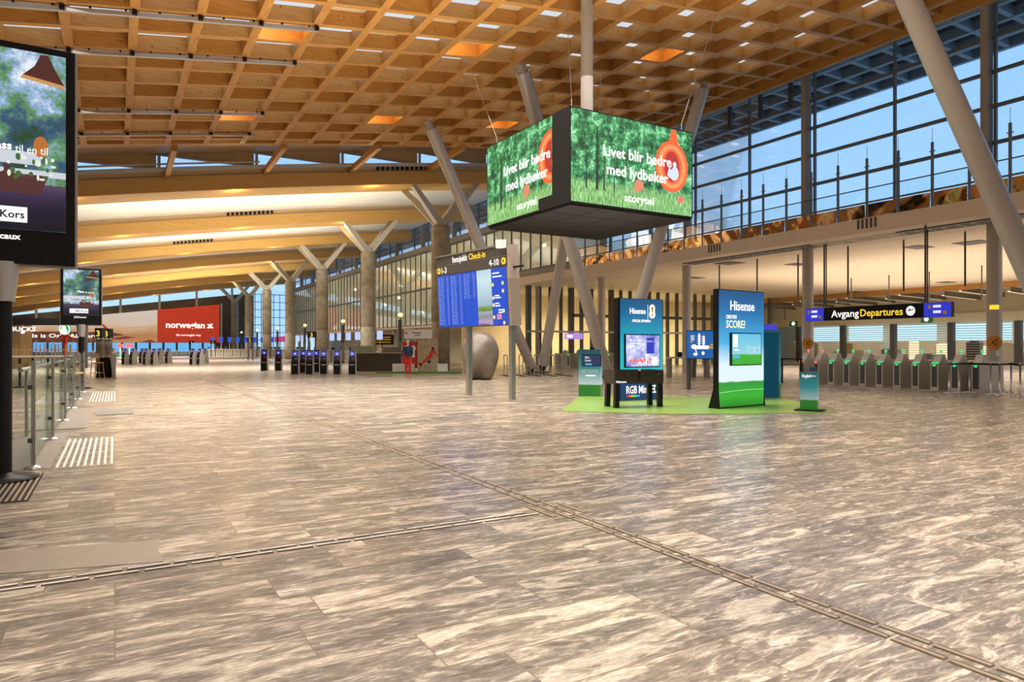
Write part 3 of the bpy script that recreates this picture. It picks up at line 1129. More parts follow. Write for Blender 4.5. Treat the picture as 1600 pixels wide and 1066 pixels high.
# soffit and shop fronts below the box
struct('ceiling.003', MB().box((US + 3.8, 83, 3.3), (7.6, 66, .2)), 'beige')
struct('wall_right', MB().box((US + 6, 86, 1.6), (.2, 72, 3.2)), mat('pale_green_panel', (.62, .64, .50), .45, var=.05))
area(27.3, 62, 3.15, 3, 18, 180, (1, .85, .6))
area(27.3, 90, 3.15, 3, 24, 220, (1, .80, .5))
mb = MB()
for k in range(12):
    mb.box((US + .6, 50 + 6 * k, 1.6), (.3, .5, 3.2))
struct('shopfront_pier', mb, 'kiosk_grey')

# ================================================================== STEEL AND CONCRETE SUPPORTS
# round concrete columns with four branching arms
col_names = ['nearest', 'second nearest', 'third nearest', 'fourth nearest', 'fifth nearest', 'second farthest', 'farthest']
for j in range(7):
    uc, vc_ = 17.6, 39.4 + 14.15 * j
    zt = zb(uc) + .02
    c = thing('concrete_column', col_names[j] + ' round concrete column with branching arms in the check-in hall row', 'column', (uc, vc_, 0), 0, 'concrete columns of the hall')
    mb = MB()
    R = .58
    mb.lathe([(0.0, 0), (R, 0), (R, 3.0), (R - .012, 3.01), (R - .012, 3.04), (R, 3.05), (R, 6.3), (R - .012, 6.31), (R - .012, 6.34), (R, 6.35), (R, 8.9), (R - .03, 8.96), (0, 8.96)], n=36)
    mb.build('shaft', 'concrete', c)
    MB().lathe([(.42, 8.96), (.42, 9.32), (.46, 9.32), (.46, 9.38), (0, 9.38)], n=28).build('collar', 'steel_light', c)
    for sx, sy in ((-1, -1), (1, -1), (-1, 1), (1, 1)):
        p = (.22 * sx, .16 * sy, 9.2)
        q = (2.15 * sx, .8 * sy, zt + .17 * 2.15 * sx * .77)
        MB().bar(p, q, .34, .5, 0, .22, .30).build('arm', 'steel_light', c)

# round steel columns in front of the gates
for k in range(1, 6):
    v = 12.2 + 7.35 * (k - 1)
    u = 26.2
    c = thing('steel_column', ['grey round steel column beyond the right edge', 'thick grey round steel column by the queue barriers at the right', 'grey round steel column left of the departures sign', 'grey round steel column behind the airport map screen', 'grey round steel column behind the small teal stand', 'grey round steel column in the glass screen at the left of departures'][k], 'column', (u, v, 0), 0, 'steel columns under the mezzanine')
    MB().lathe([(.23, 0), (.23, 5.76)], n=28).lathe([(.29, 0), (.29, .06), (.23, .06)], n=28).build('shaft', 'steel_paint', c)
    if k in (1, 2):
        rz = atan2(-v, -u) + pi / 2
        mb = MB()
        nm = []
        for a in range(20):
            t0 = 2 * pi * a / 20
            nm.append((.22 * cos(t0), 1.62 + .24 * sin(t0)))
        e = mb.prism(nm, -.245, -.235).build('round_sign', 'orange', c)
        e.rotation_euler = (0, 0, rz)
        e2 = MB().bar((-.07, -.25, 1.62), (.08, -.25, 1.72), .01, .025).bar((.08, -.25, 1.72), (.08, -.25, 1.52), .01, .025).bar((.08, -.25, 1.52), (-.07, -.25, 1.62), .01, .025).build('arrow', 'black', e)
    if k == 1:
        e = MB().box((0, -.235, 2.83), (.27, .01, .15)).build('yellow_label', 'e_yellow', c)
        e.rotation_euler = (0, 0, rz)
        e = MB().box((.1, -.26, 1.25), (.12, .06, .2)).build('white_box', 'white', c)
        e.rotation_euler = (0, 0, rz)


# slanting tubular props
def prop(base, top, r, label):
    t = thing('steel_prop', label, 'steel prop', (base[0], base[1], 0), 0, 'slanting steel props')
    q = (top[0] - base[0], top[1] - base[1], top[2])
    d = sqrt(q[0] ** 2 + q[1] ** 2 + q[2] ** 2)
    n = [x / d for x in q]
    a = [n[i] * .45 for i in range(3)]
    b = [q[i] - n[i] * .28 for i in range(3)]
    MB().cyl(a, b, r, n=36).build('tube', 'steel_paint', t)
    MB().cyl([n[i] * .12 for i in range(3)], a, r * .35, r, n=20).cyl((0, 0, 0), (0, 0, .1), r * 1.3, n=20).build('foot', 'steel_dark', t)
    MB().cyl(b, q, r * .8, r * .5, n=20).box((q[0], q[1], q[2] - .03), (.3, .3, .07)).build('head', 'steel_paint', t)


prop((20.3, 32.7), (12.5, 29.35, zc(12.5)), .275, 'slanting steel prop behind the check-in board, leaning up to the left')
prop((20.7, 32.5), (21.3, 29.4, zc(21.3)), .275, 'slanting steel prop rising straight up to the hanging cube from its foot near the gates')
prop((20.2, 25.9), (12.9, 21.7, zc(12.9)), .275, 'slanting steel prop passing behind the left face of the hanging cube')
prop((20.6, 25.7), (22.4, 21.9, zc(22.4)), .275, 'slanting steel prop rising behind the right end of the hanging cube')
prop((20.75, 7.55), (17.9, 11.1, zc(17.9)), .285, 'large slanting steel prop crossing the upper right of the picture')

# ================================================================== MEZZANINE RAILING
rl = thing('balcony_railing', 'long balcony railing with dark posts and rippled bronze panels along the mezzanine', 'railing', (US + .1, 0, 6.33))
mb = MB()
for k in range(-20, 21):
    v = 11.0 + 1.2 * k
    if not (-13.5 < v < 35):
        continue
    MB().box((0, v, 1.13), (.06, .08, 2.26)).cyl((0, v, 2.2), (0, v, 2.75), .008, n=5).box((0, v, 1.95), (.04, .2, .03)).build('post', 'facade', rl)
    pm = MB()
    # rippled sheet
    nx, nz_ = 14, 6
    vs, fs = [], []
    for a in range(nx + 1):
        for b in range(nz_ + 1):
            vv = v + .06 + 1.08 * a / nx
            zz = .02 + .5 * b / nz_
            d = .016 * sin(4.1 * vv + 4 * zz * (1 + sin(vv))) + .006 * sin(7.7 * vv - 6 * zz + k)
            vs.append((d - .02, vv, zz))
    for a in range(nx):
        for b in range(nz_):
            o = a * (nz_ + 1) + b
            fs.append((o, o + nz_ + 1, o + nz_ + 2, o + 1))
    pm.add(vs, fs, 0, True)
    pm.build('bronze_panel', 'bronze', rl)
MB().cyl((.02, -13.5, 1.13), (.02, 35, 1.13), .022, n=10).build('handrail', 'steel_dark', rl)
MB().box((.02, 10.75, .60), (.05, 48.5, .06)).build('bottom_rail', 'facade', rl)
MB().add([(.03, -13.5, .55), (.03, 35, .55), (.03, 35, 1.12), (.03, -13.5, 1.12)], [(0, 1, 2, 3)]).build('glass', 'glass', rl)

# ================================================================== HANGING LED CUBE
cu = W(800 + .0837 * FPX, 20.0)
rc = camdir(.857, .515)
CS, CH = 4.95, 2.8
cen = (cu[0] + (cos(rc) - sin(rc)) * CS / 2, cu[1] + (sin(rc) + cos(rc)) * CS / 2)
ZC0 = 5.7 + CH / 2
cube = thing('video_cube', 'huge hanging black cube with garden advertisement on its screens', 'video screen', (cen[0], cen[1], ZC0), rc)
mb = MB()
mb.box((0, 0, 0), (CS, CS, CH))
mb.box((0, 0, -CH / 2 - .04), (CS - .1, CS - .1, .08))
mb.build('housing', 'blackmatte', cube)
mb = MB()
for k in (-1, 0, 1):
    mb.box((k * CS / 4, 0, -CH / 2 - .083), (.02, CS - .2, .01))
    mb.box((0, k * CS / 4, -CH / 2 - .083), (CS - .2, .02, .01))
mb.build('seams', 'black', cube)


def led(parent, wid, x0, crop=None):
    """screen graphics in local x,z at y just in front; x0 = left edge of the picture"""
    H = 2.72
    zb_ = -H / 2
    cr_ = crop if crop else wid
    f = MB()
    if crop:
        f.prism([(x0, zb_), (x0 + cr_ - .75, zb_), (x0 + cr_ - .75, zb_ + .33), (x0 + cr_, zb_ + .33), (x0 + cr_, -zb_), (x0, -zb_)], -.012, 0)
    else:
        f.box((x0 + wid / 2, -.006, 0), (wid, .012, H))
    f.build('led_picture', 'foliage', parent)
    # tree trunks
    f = MB()
    for tx, tw in ((.55, .05), (.95, .10), (1.22, .05), (1.6, .04)):
        f.prism([(x0 + tx - tw / 2, -.92), (x0 + tx + tw / 2, -.95), (x0 + tx + tw * .3, .35 + .6 * (tw > .08)), (x0 + tx - tw * .2, .35 + .6 * (tw > .08))], -.0155, -.012)
    f.build('tree_trunks', emis('trunk_dark', (.012, .03, .012), 1), parent)
    cx, cz = x0 + 3.96, .15
    clip = x0 + cr_
    f, f2, f3, f4 = MB(), MB(), MB(), MB()
    n = 44

    def arc(rx, rz, hx, hz, y0, y1, mbx):
        for k in range(n):
            t0, t1 = 2 * pi * k / n, 2 * pi * (k + 1) / n
            pts = [(cx + rx * cos(t0), cz + rz * sin(t0)), (cx + rx * cos(t1), cz + rz * sin(t1)), (cx + hx * cos(t1), cz + hz * sin(t1)), (cx + hx * cos(t0), cz + hz * sin(t0))]
            if crop and min(p[0] for p in pts) > clip - .02:
                continue
            pts = [(min(p[0], clip), p[1]) for p in pts]
            mbx.prism(pts, y0, y1)
    arc(.70, .82, .33, .49, -.022, -.012, f)
    arc(.60, .70, .44, .56, -.026, -.022, f2)
    f.build('ring_graphic', 'e_orange', parent)
    f2.build('ring_highlight', 'e_orange2', parent)
    arc(.34, .5, .001, .001, -.018, -.012, f3)
    f3.build('ring_inner', 'e_dred', parent)
    if not crop:
        f4.prism([(cx - .1, cz + .78), (cx + .26, cz + .78), (cx + .16, 1.35), (cx - .02, 1.35)], -.03, -.022)
        f4.prism([(cx - .03, 1.1), (cx + .17, 1.1), (cx + .17, 1.18), (cx - .03, 1.18)], -.036, -.03)
        f4.build('ring_strap', ['e_orange'], parent)
        p = MB()
        p.ell(cx + .14, cz - .2, .15, .22, -.026, -.018)
        p.ell(cx + .12, cz + .08, .08, .09, -.026, -.018)
        p.prism([(cx - .2, cz - .3), (cx + .1, cz - .45), (cx + .12, cz - .15), (cx - .12, cz - .05)], -.026, -.018)
        p.build('reader_graphic', emis('reader_white', (.75, .82, .95), 1), parent)
        p = MB()
        p.ell(x0 + 4.35, -.86, .1, .12, -.02, -.012)
        p.prism([(x0 + 4.2, -.92), (x0 + 4.35, -.82), (x0 + 4.33, -.88), (x0 + 4.22, -.98)], -.022, -.012)
        p.build('watering_can_graphic', 'e_red', parent)
    text(parent, 'lettering', 'Livet blir bedre', x0 + 1.16, .12, -.032, size=.46, width=min(2.78, cr_ - 1.2), bold=.02)
    text(parent, 'lettering', 'med lydbøker', x0 + 1.3, -.42, -.032, size=.46, width=2.5, bold=.02)
    text(parent, 'lettering', 'storytel', x0 + 2.0, -1.16, -.032, size=.34, width=1.18, bold=.02)
    p = MB()
    p.ell(x0 + 2.58, -.62, .18, .19, -.03, -.012).prism([(x0 + 2.40, -.62), (x0 + 2.40, -.85), (x0 + 2.6, -.8)], -.03, -.012)
    p.build('drop_logo', 'e_salmon', parent)


fr = bpy.data.objects.new('screen_right_face', None)
COL.objects.link(fr)
fr.parent = cube
fr.location = (0, -CS / 2, 0)
led(fr, 4.85, -4.85 / 2)
fl = bpy.data.objects.new('screen_left_face', None)
COL.objects.link(fl)
fl.parent = cube
fl.location = (-CS / 2, 0, 0)
fl.rotation_euler = (0, 0, -pi / 2)
led(fl, 4.85, -4.85 / 2, crop=4.0)
# central mast and cables
mu, mv = W(917, 20.75)
tag(MB().cyl((0, 0, 0), (0, 0, zc(mu) - ZC0 - CH / 2 + .3), .185, n=28).build('steel_mast', 'steel_paint', None, (mu, mv, ZC0 + CH / 2)), 'upright grey steel mast carrying the hanging cube from the timber ceiling', 'mast')
for k, (sx, sy, nm) in enumerate(((-1, -1, 'front'), (1, -1, 'right'), (-1, 1, 'left'), (1, 1, 'rear'))):
    lx, ly = sx * (CS / 2 - .25), sy * (CS / 2 - .25)
    wx, wy = cen[0] + lx * cos(rc) - ly * sin(rc), cen[1] + lx * sin(rc) + ly * cos(rc)
    dx, dy = (wx - cen[0]) * .35, (wy - cen[1]) * .35
    t = thing('steel_cable', 'thin steel cable tying the ' + nm + ' corner of the hanging cube to the ceiling', 'cable', (wx, wy, ZC0 + CH / 2), 0, 'cables of the hanging cube')
    MB().cyl((0, 0, .3), (dx, dy, zc(wx) - ZC0 - CH / 2 + .05), .011, n=6).build('wire', 'steel', t)
    MB().cyl((0, 0, 0), (0, 0, .3), .016, n=8).build('shackle', 'alu', t)


# ================================================================== CHECK-IN DIRECTION BOARD
pL, pR = W(728, DF(618)), W(795, DF(624.8))
rb = atan2(pR[1] - pL[1], pR[0] - pL[0])
pm_ = ((pL[0] + pR[0]) / 2, (pL[1] + pR[1]) / 2)
plen = sqrt((pR[0] - pL[0]) ** 2 + (pR[1] - pL[1]) ** 2)
bd = thing('direction_board', 'tall two-legged flight and check-in board with five blue screens', 'information board', (pm_[0], pm_[1], 0), rb)
for s_ in (-1, 1):
    MB().box((s_ * plen / 2, .12, 1.15), (.14, .14, 2.3)).build('leg', 'steel', bd)
# panel: local x from -plen/2-1.45 to plen/2+.1 ; leaning forward 4 deg
pn = bpy.data.objects.new('board_head', None)
COL.objects.link(pn)
pn.parent = bd
pn.location = (0, 0, 2.08)
pn.rotation_euler = (radians(3.2), 0, 0)
XA, XB = -plen / 2 - 1.52, plen / 2 + .06
PW = XB - XA
PH = 2.24
MB().box(((XA + XB) / 2, .16, PH / 2), (PW, .32, PH)).build('housing', mat('board_brown', (.17, .145, .125), .5), pn)
MB().box(((XA + XB) / 2, -.004, PH - .30), (PW - .02, .008, .56)).build('header', mat('board_dark', (.06, .05, .045), .5), pn)
MB().box((XB + .03, .18, PH / 2), (.06, .36, PH + .02)).build('end_cap', mat('board_end', (.34, .28, .24), .5), pn)
mb = MB()
mb.box(((XA + XB) / 2, -.01, PH - .285), (PW, .01, .015))
mb.box(((XA + XB) / 2, .1, PH + .02), (PW, .3, .04))
mb.build('frame_line', 'steel', pn)
MB().box((XB - .1, -.12, PH + .03), (.22, .2, .22)).build('beacon', 'white', pn)
text(pn, 'lettering', 'Innsjekk', XA + PW * .26, PH - .235, -.015, size=.26, width=PW * .22, m='e_white', bold=.012)
text(pn, 'lettering', 'Check-in', XA + PW * .50, PH - .235, -.015, size=.26, width=PW * .23, m='e_yellow', bold=.012)
text(pn, 'lettering', '1-3', XA + .32, PH - .52, -.015, size=.26, m='e_white', bold=.012)
text(pn, 'lettering', '4-10', XB - .85, PH - .52, -.015, size=.26, m='e_white', bold=.012)
for xx in (XA + .15, XB - .15):
    MB().ell(xx, PH - .43, .10, .10, -.022, -.012).build('arrow_disc', 'e_yellow', pn)
    MB().bar((xx - .05, -.026, PH - .43), (xx + .05, -.026, PH - .43), .01, .02).bar((xx, -.026, PH - .38), (xx, -.026, PH - .48), .01, .02).build('arrow', 'black', pn)
scr_w = (PW - .1) / 5
for k in range(5):
    x0 = XA + .05 + scr_w * k
    zt, zb0 = PH - .60, .03
    xm = x0 + scr_w / 2
    s_ = MB().box((xm, -.012, (zt + zb0) / 2), (scr_w - .03, .024, zt - zb0)).build('screen', M['e_blue'] if k != 3 else 'meadow', pn)
    if k == 3:
        s_['label'] = 'screen with a mountain meadow picture'
        # material is defined in the local z of the head
        s_.data.materials[0] = ramp_emis('meadow_head', 'Z', .03, 1.64, [(0, (.10, .10, .13)), (.05, (.5, .35, .6)), (.15, (.25, .27, .30)), (.24, (.40, .42, .45)), (.27, (.10, .26, .03)), (.33, (.25, .36, .08)), (.37, (.35, .50, .62)), (.8, (.62, .80, .85)), (1, (.50, .68, .80))], 1, .1, 5)
    elif k < 3:
        mb, m2 = MB(), MB()
        rows = 26 if k < 2 else 13
        for r_ in range(rows):
            z = zt - .07 - r_ * .058
            mb.box((x0 + .07, -.026, z), (.045, .004, .022))
            mb.box((x0 + .14, -.026, z), (.06, .004, .022))
            mb.box((x0 + .19 + random.uniform(.06, .12), -.026, z), (random.uniform(.10, .2), .004, .016))
            m2.box((x0 + scr_w - .14, -.026, z), (.1, .004, .022))
        mb.build('flight_rows', emis('row_white', (.30, .42, .80), 1), s_)
        m2.build('gate_rows', emis('row_pink', (.25, .30, .70), 1), s_)
    else:
        mb, m2 = MB(), MB()
        for z, a, b in ((1.50, .08, .40), (1.40, .08, .52), (.86, .16, .36), (.80, .16, .44), (.64, .16, .34), (.57, .16, .40), (.45, .30, .50), (.38, .30, .50)):
            mb.box((x0 + (a + b) / 2, -.026, z), (b - a, .004, .035))
        mb.build('screen_text', 'e_white', s_)
        for x, z in ((.08, 1.18), (.55, 1.2), (.55, .98), (.08, .80), (.08, .6), (.55, .42), (.08, .25), (.55, .08)):
            MB().ell(x0 + x, z, .05, .055, -.03, -.024, n=14).build('yellow_disc', 'e_disc', s_)
        MB().box((x0 + .33, -.027, .26), (.22, .006, .15)).build('pink_label', 'e_pink', s_)
        MB().box((x0 + .38, -.027, .08), (.2, .006, .14)).build('violet_label', 'e_violet', s_)
MB().box((XB + .22, .2, PH - .62), (.4, .1, .05)).build('camera_arm', 'black', pn)

# ================================================================== STONE SCULPTURE
su, sv = W(750, 31.0)
sc_ = bpy.data.meshes.new('boulder_sculpture')
import bmesh
bm = bmesh.new()
bmesh.ops.create_icosphere(bm, subdivisions=5, radius=1.0)
for v in bm.verts:
    x, y, z = v.co
    n = v.co.normalized()
    f = 1.0
    for (dx, dy, dz, a, s) in ((-.15, -.95, -.1, .40, 4.5), (.9, -.25, .1, .30, 4.0), (-.55, -.5, -.8, .30, 7), (.5, -.5, -.85, .34, 7), (-.35, -.1, 1.0, .10, 4), (-.95, -.1, .1, .22, 4), (.0, -.8, -.75, -.20, 16), (.55, -.75, .15, -.14, 10), (-.6, -.6, .35, -.10, 10), (.1, -.7, .6, -.08, 12)):
        L = sqrt(dx * dx + dy * dy + dz * dz)
        d = (n.x * dx + n.y * dy + n.z * dz) / L
        f += a * math.exp(-s * (1 - d) * 2)
    sq = (abs(n.x) ** 2.7 + abs(n.y) ** 2.7 + abs(n.z) ** 2.7) ** (-1 / 2.7)
    f = 1 + (f - 1) * .62
    v.co = (n.x * f * sq * .80, n.y * f * sq * .8, n.z * f * sq)
zmin = min(v.co.z for v in bm.verts)
zmax = max(v.co.z for v in bm.verts)
xm0, xm1 = min(v.co.x for v in bm.verts), max(v.co.x for v in bm.verts)
for v in bm.verts:
    z = (v.co.z - zmin) / (zmax - zmin) * 2.22
    v.co.z = max(z - .05, 0.0)
    v.co.x *= 1.68 / (xm1 - xm0)
for f in bm.faces:
    f.smooth = True
bm.to_mesh(sc_)
bm.free()
sc_.materials.append(M['sculpt'])
so = bpy.data.objects.new('boulder_sculpture', sc_)
COL.objects.link(so)
so.location = (su, sv, 0)
so.rotation_euler = (0, 0, -TH)
tag(so, 'big rounded bronze-grey boulder-like sculpture standing behind the check-in board', 'sculpture')

# ================================================================== SPONSOR STAND
mat_pts = [FL(876, 643.5), FL(1060, 648), FL(1308, 645.5), FL(1222, 622), FL(905, 620)]
mb = MB()
mb.add([(p[0], p[1], .0) for p in mat_pts] + [(p[0], p[1], .012) for p in mat_pts], [(5, 6, 7, 8, 9), (0, 1, 6, 5), (1, 2, 7, 6), (2, 3, 8, 7), (3, 4, 9, 8), (4, 0, 5, 9)])
tag(mb.build('floor_mat', 'mat_green'), 'large grass-green floor mat under the advertising towers', 'mat')


def tower(a, b, H, name, label, cat, front, thick=.16, z0=0.0):
    """a, b: plan points of left and right front corners as seen"""
    r = atan2(b[1] - a[1], b[0] - a[0])
    wd = sqrt((b[0] - a[0]) ** 2 + (b[1] - a[1]) ** 2)
    t = thing(name, label, cat, ((a[0] + b[0]) / 2 - sin(r) * thick / 2, (a[1] + b[1]) / 2 + cos(r) * thick / 2, z0), r)
    return t, wd


a, b = W(1123, 16.3), W(1194.5, 17.35)
T1, w1 = tower(a, b, 2.85, 'advertising_tower', 'tall backlit tower reading CAN YOU SCORE? above a football pitch', 'advertising tower', None, z0=.012)
mb = MB()
mb.box((0, .01, 1.43), (w1, .14, 2.84))
mb.build('housing', 'black', T1)
mb = MB()
for s_ in (-1, 1):
    x = s_ * (w1 / 2 - .01)
    mb.add([(x - .015, -.1, 0), (x - .015, .22, 0), (x - .015, .08, .45), (x - .015, -.06, .45), (x + .015, -.1, 0), (x + .015, .22, 0), (x + .015, .08, .45), (x + .015, -.06, .45)], [(0, 1, 2, 3), (7, 6, 5, 4), (0, 3, 7, 4), (1, 5, 6, 2), (0, 4, 5, 1), (2, 6, 7, 3)])
mb.build('foot', 'black', T1)
MB().box((0, -.068, 1.43), (w1 - .05, .012, 2.8)).build('backlit_print', 'lawn', T1)
mb = MB()
for k in range(14):
    x0, x1 = -w1 / 2 + .04 + (w1 - .08) * k / 14, -w1 / 2 + .04 + (w1 - .08) * (k + 1) / 14
    f = lambda x: .36 + .05 * (1 - ((x - .3) / 1.2) ** 2)
    mb.add([(x0, -.076, f(x0)), (x1, -.076, f(x1)), (x1, -.076, f(x1) + .012), (x0, -.076, f(x0) + .012)], [(0, 1, 2, 3)])
mb.build('pitch_line', emis('pitch_line_pale', (.5, .85, .45), 1), T1)
text(T1, 'lettering', 'Hisense', -.46, 2.36, -.078, size=.32, width=.95, bold=.015)
text(T1, 'lettering', 'CAN YOU', -.62, 2.15, -.078, size=.13, width=.40, bold=.02)
text(T1, 'lettering', 'SCORE?', -.62, 1.93, -.078, size=.26, width=.74, bold=.015, m='e_white', label='pale yellow lettering').data.materials[0] = emis('score_yellow', (.95, .95, .6), 1.05)
tv = MB().box((.18, -.10, 1.415), (1.2, .06, .80)).build('television', 'black', T1)
MB().box((.18, -.133, 1.415), (1.14, .008, .75)).build('screen', 'skyscreen', tv)
tv.location.x = -.07
mb = MB()
mb.box((.44, -.139, 1.455), (.5, .003, .012)).box((.44, -.139, 1.455), (.012, .003, .01))
for x in (.19, .69):
    mb.box((x, -.139, 1.40), (.012, .003, .22))
for x in range(8):
    mb.box((.25 + .055 * x, -.138, 1.355), (.003, .002, .2))
mb.box((.46, -.139, 1.375), (.03, .003, .12)).box((.46, -.139, 1.445), (.09, .003, .015))
mb.build('goal_graphic', emis('goal_white', (.65, .82, .9), 1), tv)
mb = MB()
mb.box((-.28, -.139, 1.615), (.18, .003, .3)).box((-.24, -.139, 1.395), (.2, .003, .03))
mb.build('score_panel', 'e_white', tv)
MB().box((-.24, -.139, 1.235), (.26, .003, .08)).build('blue_button', 'e_sky', tv)

a, b = W(966, 18.6), W(1037, 19.4)
T2, w2 = tower(a, b, 2.82, 'advertising_tower', 'teal backlit tower reading OFFICIAL SPONSOR over RGB MiniLED, behind the football table', 'advertising tower', None, z0=.012)
MB().box((0, .03, 1.40), (w2, .16, 2.8)).build('housing', 'black', T2)
MB().box((.03, -.056, 1.40), (w2 - .12, .012, 2.78)).build('backlit_print', 'tealgrad', T2)
text(T2, 'lettering', 'Hisense', -.40, 2.38, -.07, size=.22, width=.56, bold=.02)
text(T2, 'lettering', 'OFFICIAL SPONSOR', -.32, 2.15, -.07, size=.10, width=.66, bold=.02)
mb = MB()
mb.box((.24, -.066, 2.44), (.012, .004, .40))
mb.build('divider', 'e_white', T2)
mb = MB()
mb.ell(.40, 2.55, .10, .10, -.07, -.062).ell(.40, 2.37, .11, .11, -.07, -.062).box((.40, -.066, 2.46), (.18, .008, .2))
mb.build('cup_emblem', 'e_white', T2)
MB().prism([(.37, 2.32), (.43, 2.32), (.41, 2.42), (.45, 2.58), (.35, 2.58), (.39, 2.42)], -.074, -.07).build('cup_mark', 'yellow', T2)
tv = MB().box((.02, -.09, 1.36), (1.24, .06, .92)).build('television', 'black', T2)
MB().box((.02, -.124, 1.36), (1.18, .008, .86)).build('screen', 'livingroom', tv)
MB().box((.28, -.130, 1.44), (.28, .004, .32)).box((.28, -.130, 1.68), (.28, .004, .08)).build('blue_panel', 'e_violet', tv)
mb = MB()
random.seed(11)
for k in range(9):
    mb.ell(-.42 + .085 * k + random.uniform(-.02, .02), 1.06 + random.uniform(-.02, .06), .04, .045, -.134, -.128, n=10)
mb.build('fruit_graphic', 'e_red', tv)
MB().box((.13, -.131, 1.12), (.05, .004, .28)).box((.42, -.131, 1.08), (.22, .004, .22)).build('furniture_graphic', 'e_white', tv)
text(tv, 'lettering', 'life is a series\nof moments\nto live', -.45, 1.62, -.132, size=.08, width=.42, bold=.01).hide_render = False
text(T2, 'lettering', 'RGB MiniLED', -.52, .19, -.07, size=.30, width=1.12, bold=.015)
mb = MB()
for k, c in enumerate(((1, .05, .05), (1, .6, .0), (.1, .8, .1), (.1, .4, 1))):
    mb.box((-.44 + .11 * k, -.066, .12), (.11, .006, .05), k)
mb.build('rainbow_bar', [emis('bar_%s' % c, v_, 1) for c, v_ in (('red', (1, .05, .05)), ('amber', (1, .5, 0)), ('lime', (.1, .8, .1)), ('azure', (.1, .4, 1)))], T2)

# rear cabin behind the first tower
a, b = W(1188, 19.2), W(1217, 19.9)
T3, w3 = tower(a, b, 1.95, 'photo_booth', 'dark teal booth with open doorway standing behind the football tower', 'booth', None)
mb = MB()
mb.box((0, .3, 1.93), (w3 + .1, .8, .07)).box((w3 / 2, .3, .96), (.09, .8, 1.9)).box((-w3 / 2, .3, .96), (.09, .8, 1.9)).box((0, .68, .96), (w3, .05, 1.9))
mb.build('shell', emis('booth_teal', (.004, .05, .08), 1), T3)
MB().box((w3 / 2, -.105, .96), (.1, .01, 1.9)).build('front_jamb', ramp_emis('jamb_print', 'Z', 0, 1.9, [(0, (.01, .12, .02)), (.2, (.01, .14, .02)), (.25, (.02, .25, .3)), (1, (.0, .06, .12))], .8), T3)
mb = MB()
for k in range(3):
    mb.box((-.1 + .12 * k, .64, 1.35 - .12 * k), (.08, .01, .07))
mb.build('wall_tags', 'e_white', T3)
MB().box((0, -.06, 2.04), (w3 * .8, .06, .16)).build('top_sign', 'e_violet', T3)

# small teal kiosk at left of the stand
a, b = W(904, 20.6), W(937.5, 20.4)
T4, w4 = tower(a, b, 1.4, 'display_kiosk', 'waist-high teal kiosk with tilted tablet at the left end of the green mat', 'kiosk', None, thick=.35)
MB().box((0, 0, .7), (w4, .35, 1.4)).build('body', 'tealsmall', T4)
tb = MB().box((.08, -.22, 1.08), (.58, .04, .36)).build('tablet', 'black', T4)
MB().box((.08, -.243, 1.08), (.54, .004, .32)).build('tablet_screen', 'e_navy', tb)
MB().box((.0, -.247, .96), (.2, .003, .05)).build('tablet_button', 'e_sky', tb)
text(tb, 'lettering', 'We\nScan!', -.12, 1.13, -.25, size=.09)
text(T4, 'lettering', 'GET CLOSE', -.24, .72, -.18, size=.13, width=.5, label='orange lettering').data.materials[0] = emis('orange_txt', (.6, .42, .2), 1)
MB().box((.04, -.178, .62), (.3, .003, .035)).build('white_line', 'e_white', T4)
MB().cyl((.05, 0, 1.4), (.05, 0, 1.46), .07, n=12).build('top_knob', 'black', T4)

# small stand at the right
a, b = W(1250, 15.9), W(1277, 15.7)
T5, w5 = tower(a, b, .9, 'leaflet_stand', 'small teal pedestal stand on a black base plate at the right of the mat', 'stand', None, thick=.22, z0=.012)
MB().box((.02, 0, .015), (w5 * 1.65, .5, .03)).build('base_plate', 'black', T5)
MB().box((0, 0, .46), (w5, .22, .86)).build('body', 'stand_print', T5)
text(T5, 'lettering', 'English', -w5 / 2 + .05, .77, -.118, size=.1, width=.19, bold=.01)
text(T5, 'lettering', 'Hisense', w5 / 2 - .13, .79, -.118, size=.05, width=.1)
MB().ell(.08, .96, .07, .05, -.05, .05).build('top_badge', 'navy', T5)

# football table
a, b = W(961, 16.45), W(1037.5, 16.85)
FT, wf = tower(a, b, .9, 'football_table', 'black table football game standing in front of the teal sponsor tower', 'football table', None, thick=.66, z0=.012)
hw = wf / 2 - .08
mb = MB()
hh = .31
for (x, y, sx, sy) in ((0, -.29, wf, .035), (0, .29, wf, .035), (-wf / 2 + .02, 0, .035, .6), (wf / 2 - .02, 0, .035, .6)):
    mb.box((x, y, .74), (sx, sy, .33))
mb.box((0, 0, .62), (wf - .05, .56, .03))
mb.build('cabinet', mat('table_black', (.035, .028, .024), .4), FT)
for sx in (-1, 1):
    for sy in (-1, 1):
        MB().bar((sx * (wf / 2 - .09), sy * .24, .58), (sx * (wf / 2 - .07), sy * .25, 0), .11, .11).build('leg', 'black', FT)
for k in range(6):
    x = -wf / 2 + .16 + (wf - .32) * k / 5
    rd = MB().cyl((x, -.42 if k % 2 else -.36, .80), (x, .42, .80), .008, n=8).build('rod', 'steel', FT)
    MB().cyl((x, -.50 if k % 2 else -.44, .80), (x, -.38 if k % 2 else -.34, .80), .017, n=10).build('handle', 'black', rd)
    mb = MB()
    for q in (-.15, 0, .15):
        mb.box((x, q, .79), (.022, .03, .1))
    mb.build('player_figures', 'e_red' if k % 2 else 'white', rd)
MB().box((0, -.31, .80), (.05, .02, .28)).build('score_counter', 'black', FT)
text(FT, 'lettering', 'Hisense', -wf / 2 + .04, .605, -.315, size=.075, width=.27, bold=.02)
MB().ell(0, .91, .03, .03, -.33, -.3, n=12).build('white_knob', 'white', FT)

